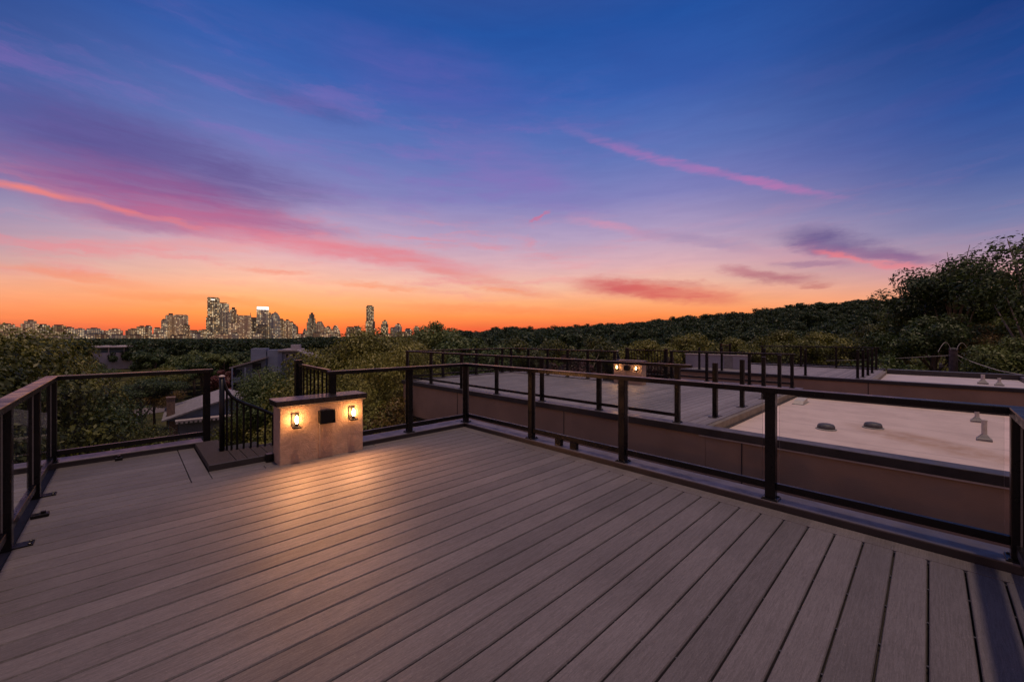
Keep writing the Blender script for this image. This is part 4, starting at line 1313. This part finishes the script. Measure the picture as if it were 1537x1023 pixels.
# warped coordinates for the clouds
w1 = T.noise(T.mapping(P, scale=(3.0, 7., 1), rot=(0, 0, R(10))), 2.0, 5, .6, out=1)
w2 = T.noise(T.mapping(P, scale=(5., 16., 1), rot=(0, 0, R(12))), 5.0, 5, .65, out=1)
half = (.5, .5, .5)
PW_ = T.vmath('ADD', P, T.vmath('MULTIPLY', T.vmath('SUBTRACT', w1, half), (.085, .03, 0)))
PW_ = T.vmath('ADD', PW_, T.vmath('MULTIPLY', T.vmath('SUBTRACT', w2, half), (.05, .022, 0)))
fib = T.noise(T.mapping(P, rot=(0, 0, R(14)), scale=(3.2, 26, 1)), 2.6, 7, .62, dist=.5)
fibm = T.smooth(fib, .32, .68)
fib2 = T.noise(T.mapping(P, rot=(0, 0, R(8)), scale=(2.2, 12, 1)), 2.2, 6, .6, dist=.4)
fib2m = T.smooth(fib2, .3, .7)
# thin overall cirrus texture
tex = T.smooth(T.math('ADD', T.math('MULTIPLY', fib, .5), T.math('MULTIPLY', fib2, .5)), .34, .66, .955, 1.045)
sky = T.mix(1., sky, T.comb(tex, tex, T.math('ADD', T.math('MULTIPLY', tex, .6), .4)), 'MULTIPLY')
PW2 = T.vmath('ADD', P, T.vmath('MULTIPLY', T.vmath('SUBTRACT', w1, half), (.03, .012, 0)))
PW2 = T.vmath('ADD', PW2, T.vmath('MULTIPLY', T.vmath('SUBTRACT', w2, half), (.05, .010, 0)))
wis = T.noise(T.mapping(PW_, rot=(0, 0, R(16)), scale=(2.4, 17, 1)), 1.7, 8, .62, dist=.3)
win = T.math('MULTIPLY', T.smooth(el, R(3), R(8)), T.smooth(el, R(12), R(19), 1., 0.))
pk = T.math('MULTIPLY', T.math('MULTIPLY', T.smooth(wis, .47, .72), win), T.smooth(az, R(-5), R(25), .6, .12))
sky = T.mix(pk, sky, s2l((232, 128, 140)))
win2 = T.math('MULTIPLY', T.smooth(el, R(13), R(18)), T.smooth(el, R(26), R(36), 1., 0.))
wis2 = T.noise(T.mapping(PW_, rot=(0, 0, R(18)), scale=(1.8, 10, 1)), 1.9, 8, .62)
pk2 = T.math('MULTIPLY', T.math('MULTIPLY', T.smooth(wis2, .45, .72), win2), T.smooth(az, R(-2), R(22), .42, .05))
sky = T.mix(pk2, sky, s2l((140, 104, 182)))
def azel(px, py):
    x_, y_ = px - CX, HY - py
    return math.atan2(x_, F), math.atan2(y_, math.hypot(x_, F))
def cloud(x0, y0, x1, y1, wpx, col, op, fibre=.6, soft=.85, f2=False, fine=False):
    global sky
    a0, e0 = azel(x0, y0); a1, e1 = azel(x1, y1)
    L = math.hypot(a1 - a0, e1 - e0) / 2
    ang = math.atan2(e1 - e0, a1 - a0)
    cx_, cy_ = (a0 + a1) / 2, (e0 + e1) / 2
    r_ = math.hypot((x0 + x1) / 2 - CX, F)
    wr = wpx / r_
    mp = T.mapping(PW2 if fine else PW_, (cx_, cy_, 0), (0, 0, ang), (L * 1.25, wr, 1), 'TEXTURE')
    gr = T.n('ShaderNodeTexGradient', gradient_type='SPHERICAL')
    T.l(mp, gr.inputs[0])
    k = T.smooth(gr.outputs[1], 0., soft)
    fm = fib2m if f2 else fibm
    k = T.math('MULTIPLY', k, T.math('ADD', T.math('MULTIPLY', fm, fibre), 1 - fibre))
    sky = T.mix(T.math('MULTIPLY', k, op, clamp=True), sky, s2l(col))
# high purple veil
cloud(450, 40, 820, 160, 60, (98, 88, 172), .5, .6, f2=True)
cloud(640, 200, 900, 300, 55, (135, 108, 180), .45, .6, f2=True)
cloud(850, 40, 1150, 120, 50, (45, 72, 152), .3, .6)
cloud(330, 112, 560, 190, 18, (62, 78, 148), .5, .5)
# the big violet bank on the left
cloud(-120, 130, 330, 240, 62, (72, 72, 140), .62, .4, f2=True)
cloud(-80, 170, 470, 290, 80, (86, 72, 140), .8, .4, soft=.7)
cloud(150, 230, 560, 300, 36, (98, 88, 150), .55, .55)
cloud(-80, 225, 460, 335, 60, (140, 82, 142), .9, .4, soft=.7)
cloud(20, 285, 500, 350, 38, (192, 98, 140), .8, .5)
cloud(250, 320, 560, 352, 16, (150, 100, 150), .6, .6)
cloud(60, 300, 330, 352, 20, (142, 112, 158), .55, .5)
cloud(-60, 262, 130, 303, 9, (244, 128, 116), .9, .4, fine=True)
cloud(60, 282, 260, 334, 7, (236, 122, 122), .75, .5, fine=True)
cloud(200, 315, 330, 350, 7, (232, 120, 125), .75, .5)
cloud(230, 330, 640, 385, 24, (222, 118, 140), .75, .5)
cloud(430, 352, 760, 412, 20, (220, 122, 138), .75, .5)
cloud(560, 380, 860, 448, 12, (226, 124, 118), .5, .6)
cloud(120, 360, 420, 372, 14, (235, 140, 140), .45, .6)
cloud(-20, 395, 260, 432, 12, (240, 128, 92), .55, .5)
cloud(60, 425, 460, 462, 10, (250, 122, 72), .45, .5)
cloud(340, 402, 480, 408, 6, (232, 128, 112), .6, .5)
cloud(480, 422, 650, 438, 7, (240, 130, 92), .6, .5)
cloud(560, 455, 900, 470, 8, (246, 120, 72), .4, .5)
cloud(690, 428, 830, 444, 6, (238, 126, 84), .55, .5)
# right side
cloud(840, 190, 1010, 240, 10, (146, 110, 178), .5, .6, fine=True)
cloud(890, 212, 1140, 270, 9, (176, 112, 178), .6, .55, fine=True)
cloud(1040, 248, 1280, 298, 8, (188, 114, 174), .72, .5, fine=True)
cloud(850, 330, 990, 350, 9, (218, 142, 170), .6, .5)
cloud(930, 340, 1160, 378, 14, (150, 126, 168), .5, .55)
cloud(795, 336, 822, 318, 4, (208, 104, 142), .8, .2)
cloud(1160, 352, 1330, 370, 26, (104, 88, 140), .95, .3)
cloud(1180, 366, 1320, 386, 18, (130, 92, 142), .7, .4)
cloud(1222, 374, 1310, 396, 9, (242, 118, 124), .9, .3)
cloud(1150, 396, 1280, 398, 8, (122, 98, 142), .75, .4)
cloud(1260, 378, 1430, 390, 17, (112, 90, 140), .95, .3)
cloud(1270, 396, 1410, 398, 7, (240, 124, 130), .8, .4)
cloud(1090, 385, 1500, 402, 30, (214, 140, 158), .35, .5)
cloud(850, 426, 1020, 434, 22, (206, 94, 98), 1., .25)
cloud(920, 430, 1120, 449, 20, (214, 98, 94), 1., .3)
cloud(960, 418, 1090, 430, 8, (205, 122, 120), .7, .5)
cloud(1070, 403, 1160, 416, 13, (182, 106, 124), .85, .3)
cloud(1100, 416, 1245, 422, 12, (176, 104, 120), .85, .3)
cloud(1200, 431, 1255, 427, 5, (190, 112, 112), .7, .3)
# the clear twilight scatter itself
ns_ = T.n('ShaderNodeTexSky', sky_type='NISHITA')
ns_.sun_disc = False
ns_.sun_elevation = R(1.0)
ns_.sun_rotation = math.pi / 2 - (TH + R(30))
skyn = T.mix(1., sky, T.vmath('SCALE', ns_.outputs[0], .012), 'ADD')
below = T.smooth(el, R(-6), R(-1))
skyn = T.mix(below, (.03, .025, .03), skyn)
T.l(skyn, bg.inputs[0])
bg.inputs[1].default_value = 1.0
wd.cycles.sampling_method = 'MANUAL'
wd.cycles.sample_map_resolution = 512

# ------------------------------------------------------------------ the one directional light: a warm glow from high up behind the right side
sl = bpy.data.lights.new('sun', 'SUN')
sl.energy = 1.8
sl.angle = R(2.0)
sl.color = (1., .69, .52)
so = bpy.data.objects.new('sun', sl); COL.objects.link(so)
so.rotation_euler = (R(8.5), 0, 0)

# ------------------------------------------------------------------ camera
cd = bpy.data.cameras.new('camera')
cd.sensor_width = 36
cd.lens = 36 * F / 1537
cd.shift_y = (HY - 511.5) / 1537
cd.clip_start = .05
cd.clip_end = 30000
co = bpy.data.objects.new('camera', cd); COL.objects.link(co)
co.location = (0, 0, H)
co.rotation_euler = (R(90), 0, TH - R(90))
SC.camera = co
SC.view_settings.view_transform = 'Standard'
SC.view_settings.look = 'None'
SC.view_settings.exposure = 0
SC.view_settings.gamma = 1
SC.cycles.max_bounces = 8
SC.cycles.transparent_max_bounces = 24
SC.cycles.sample_clamp_indirect = 4
SC.cycles.caustics_reflective = False
SC.cycles.caustics_refractive = False
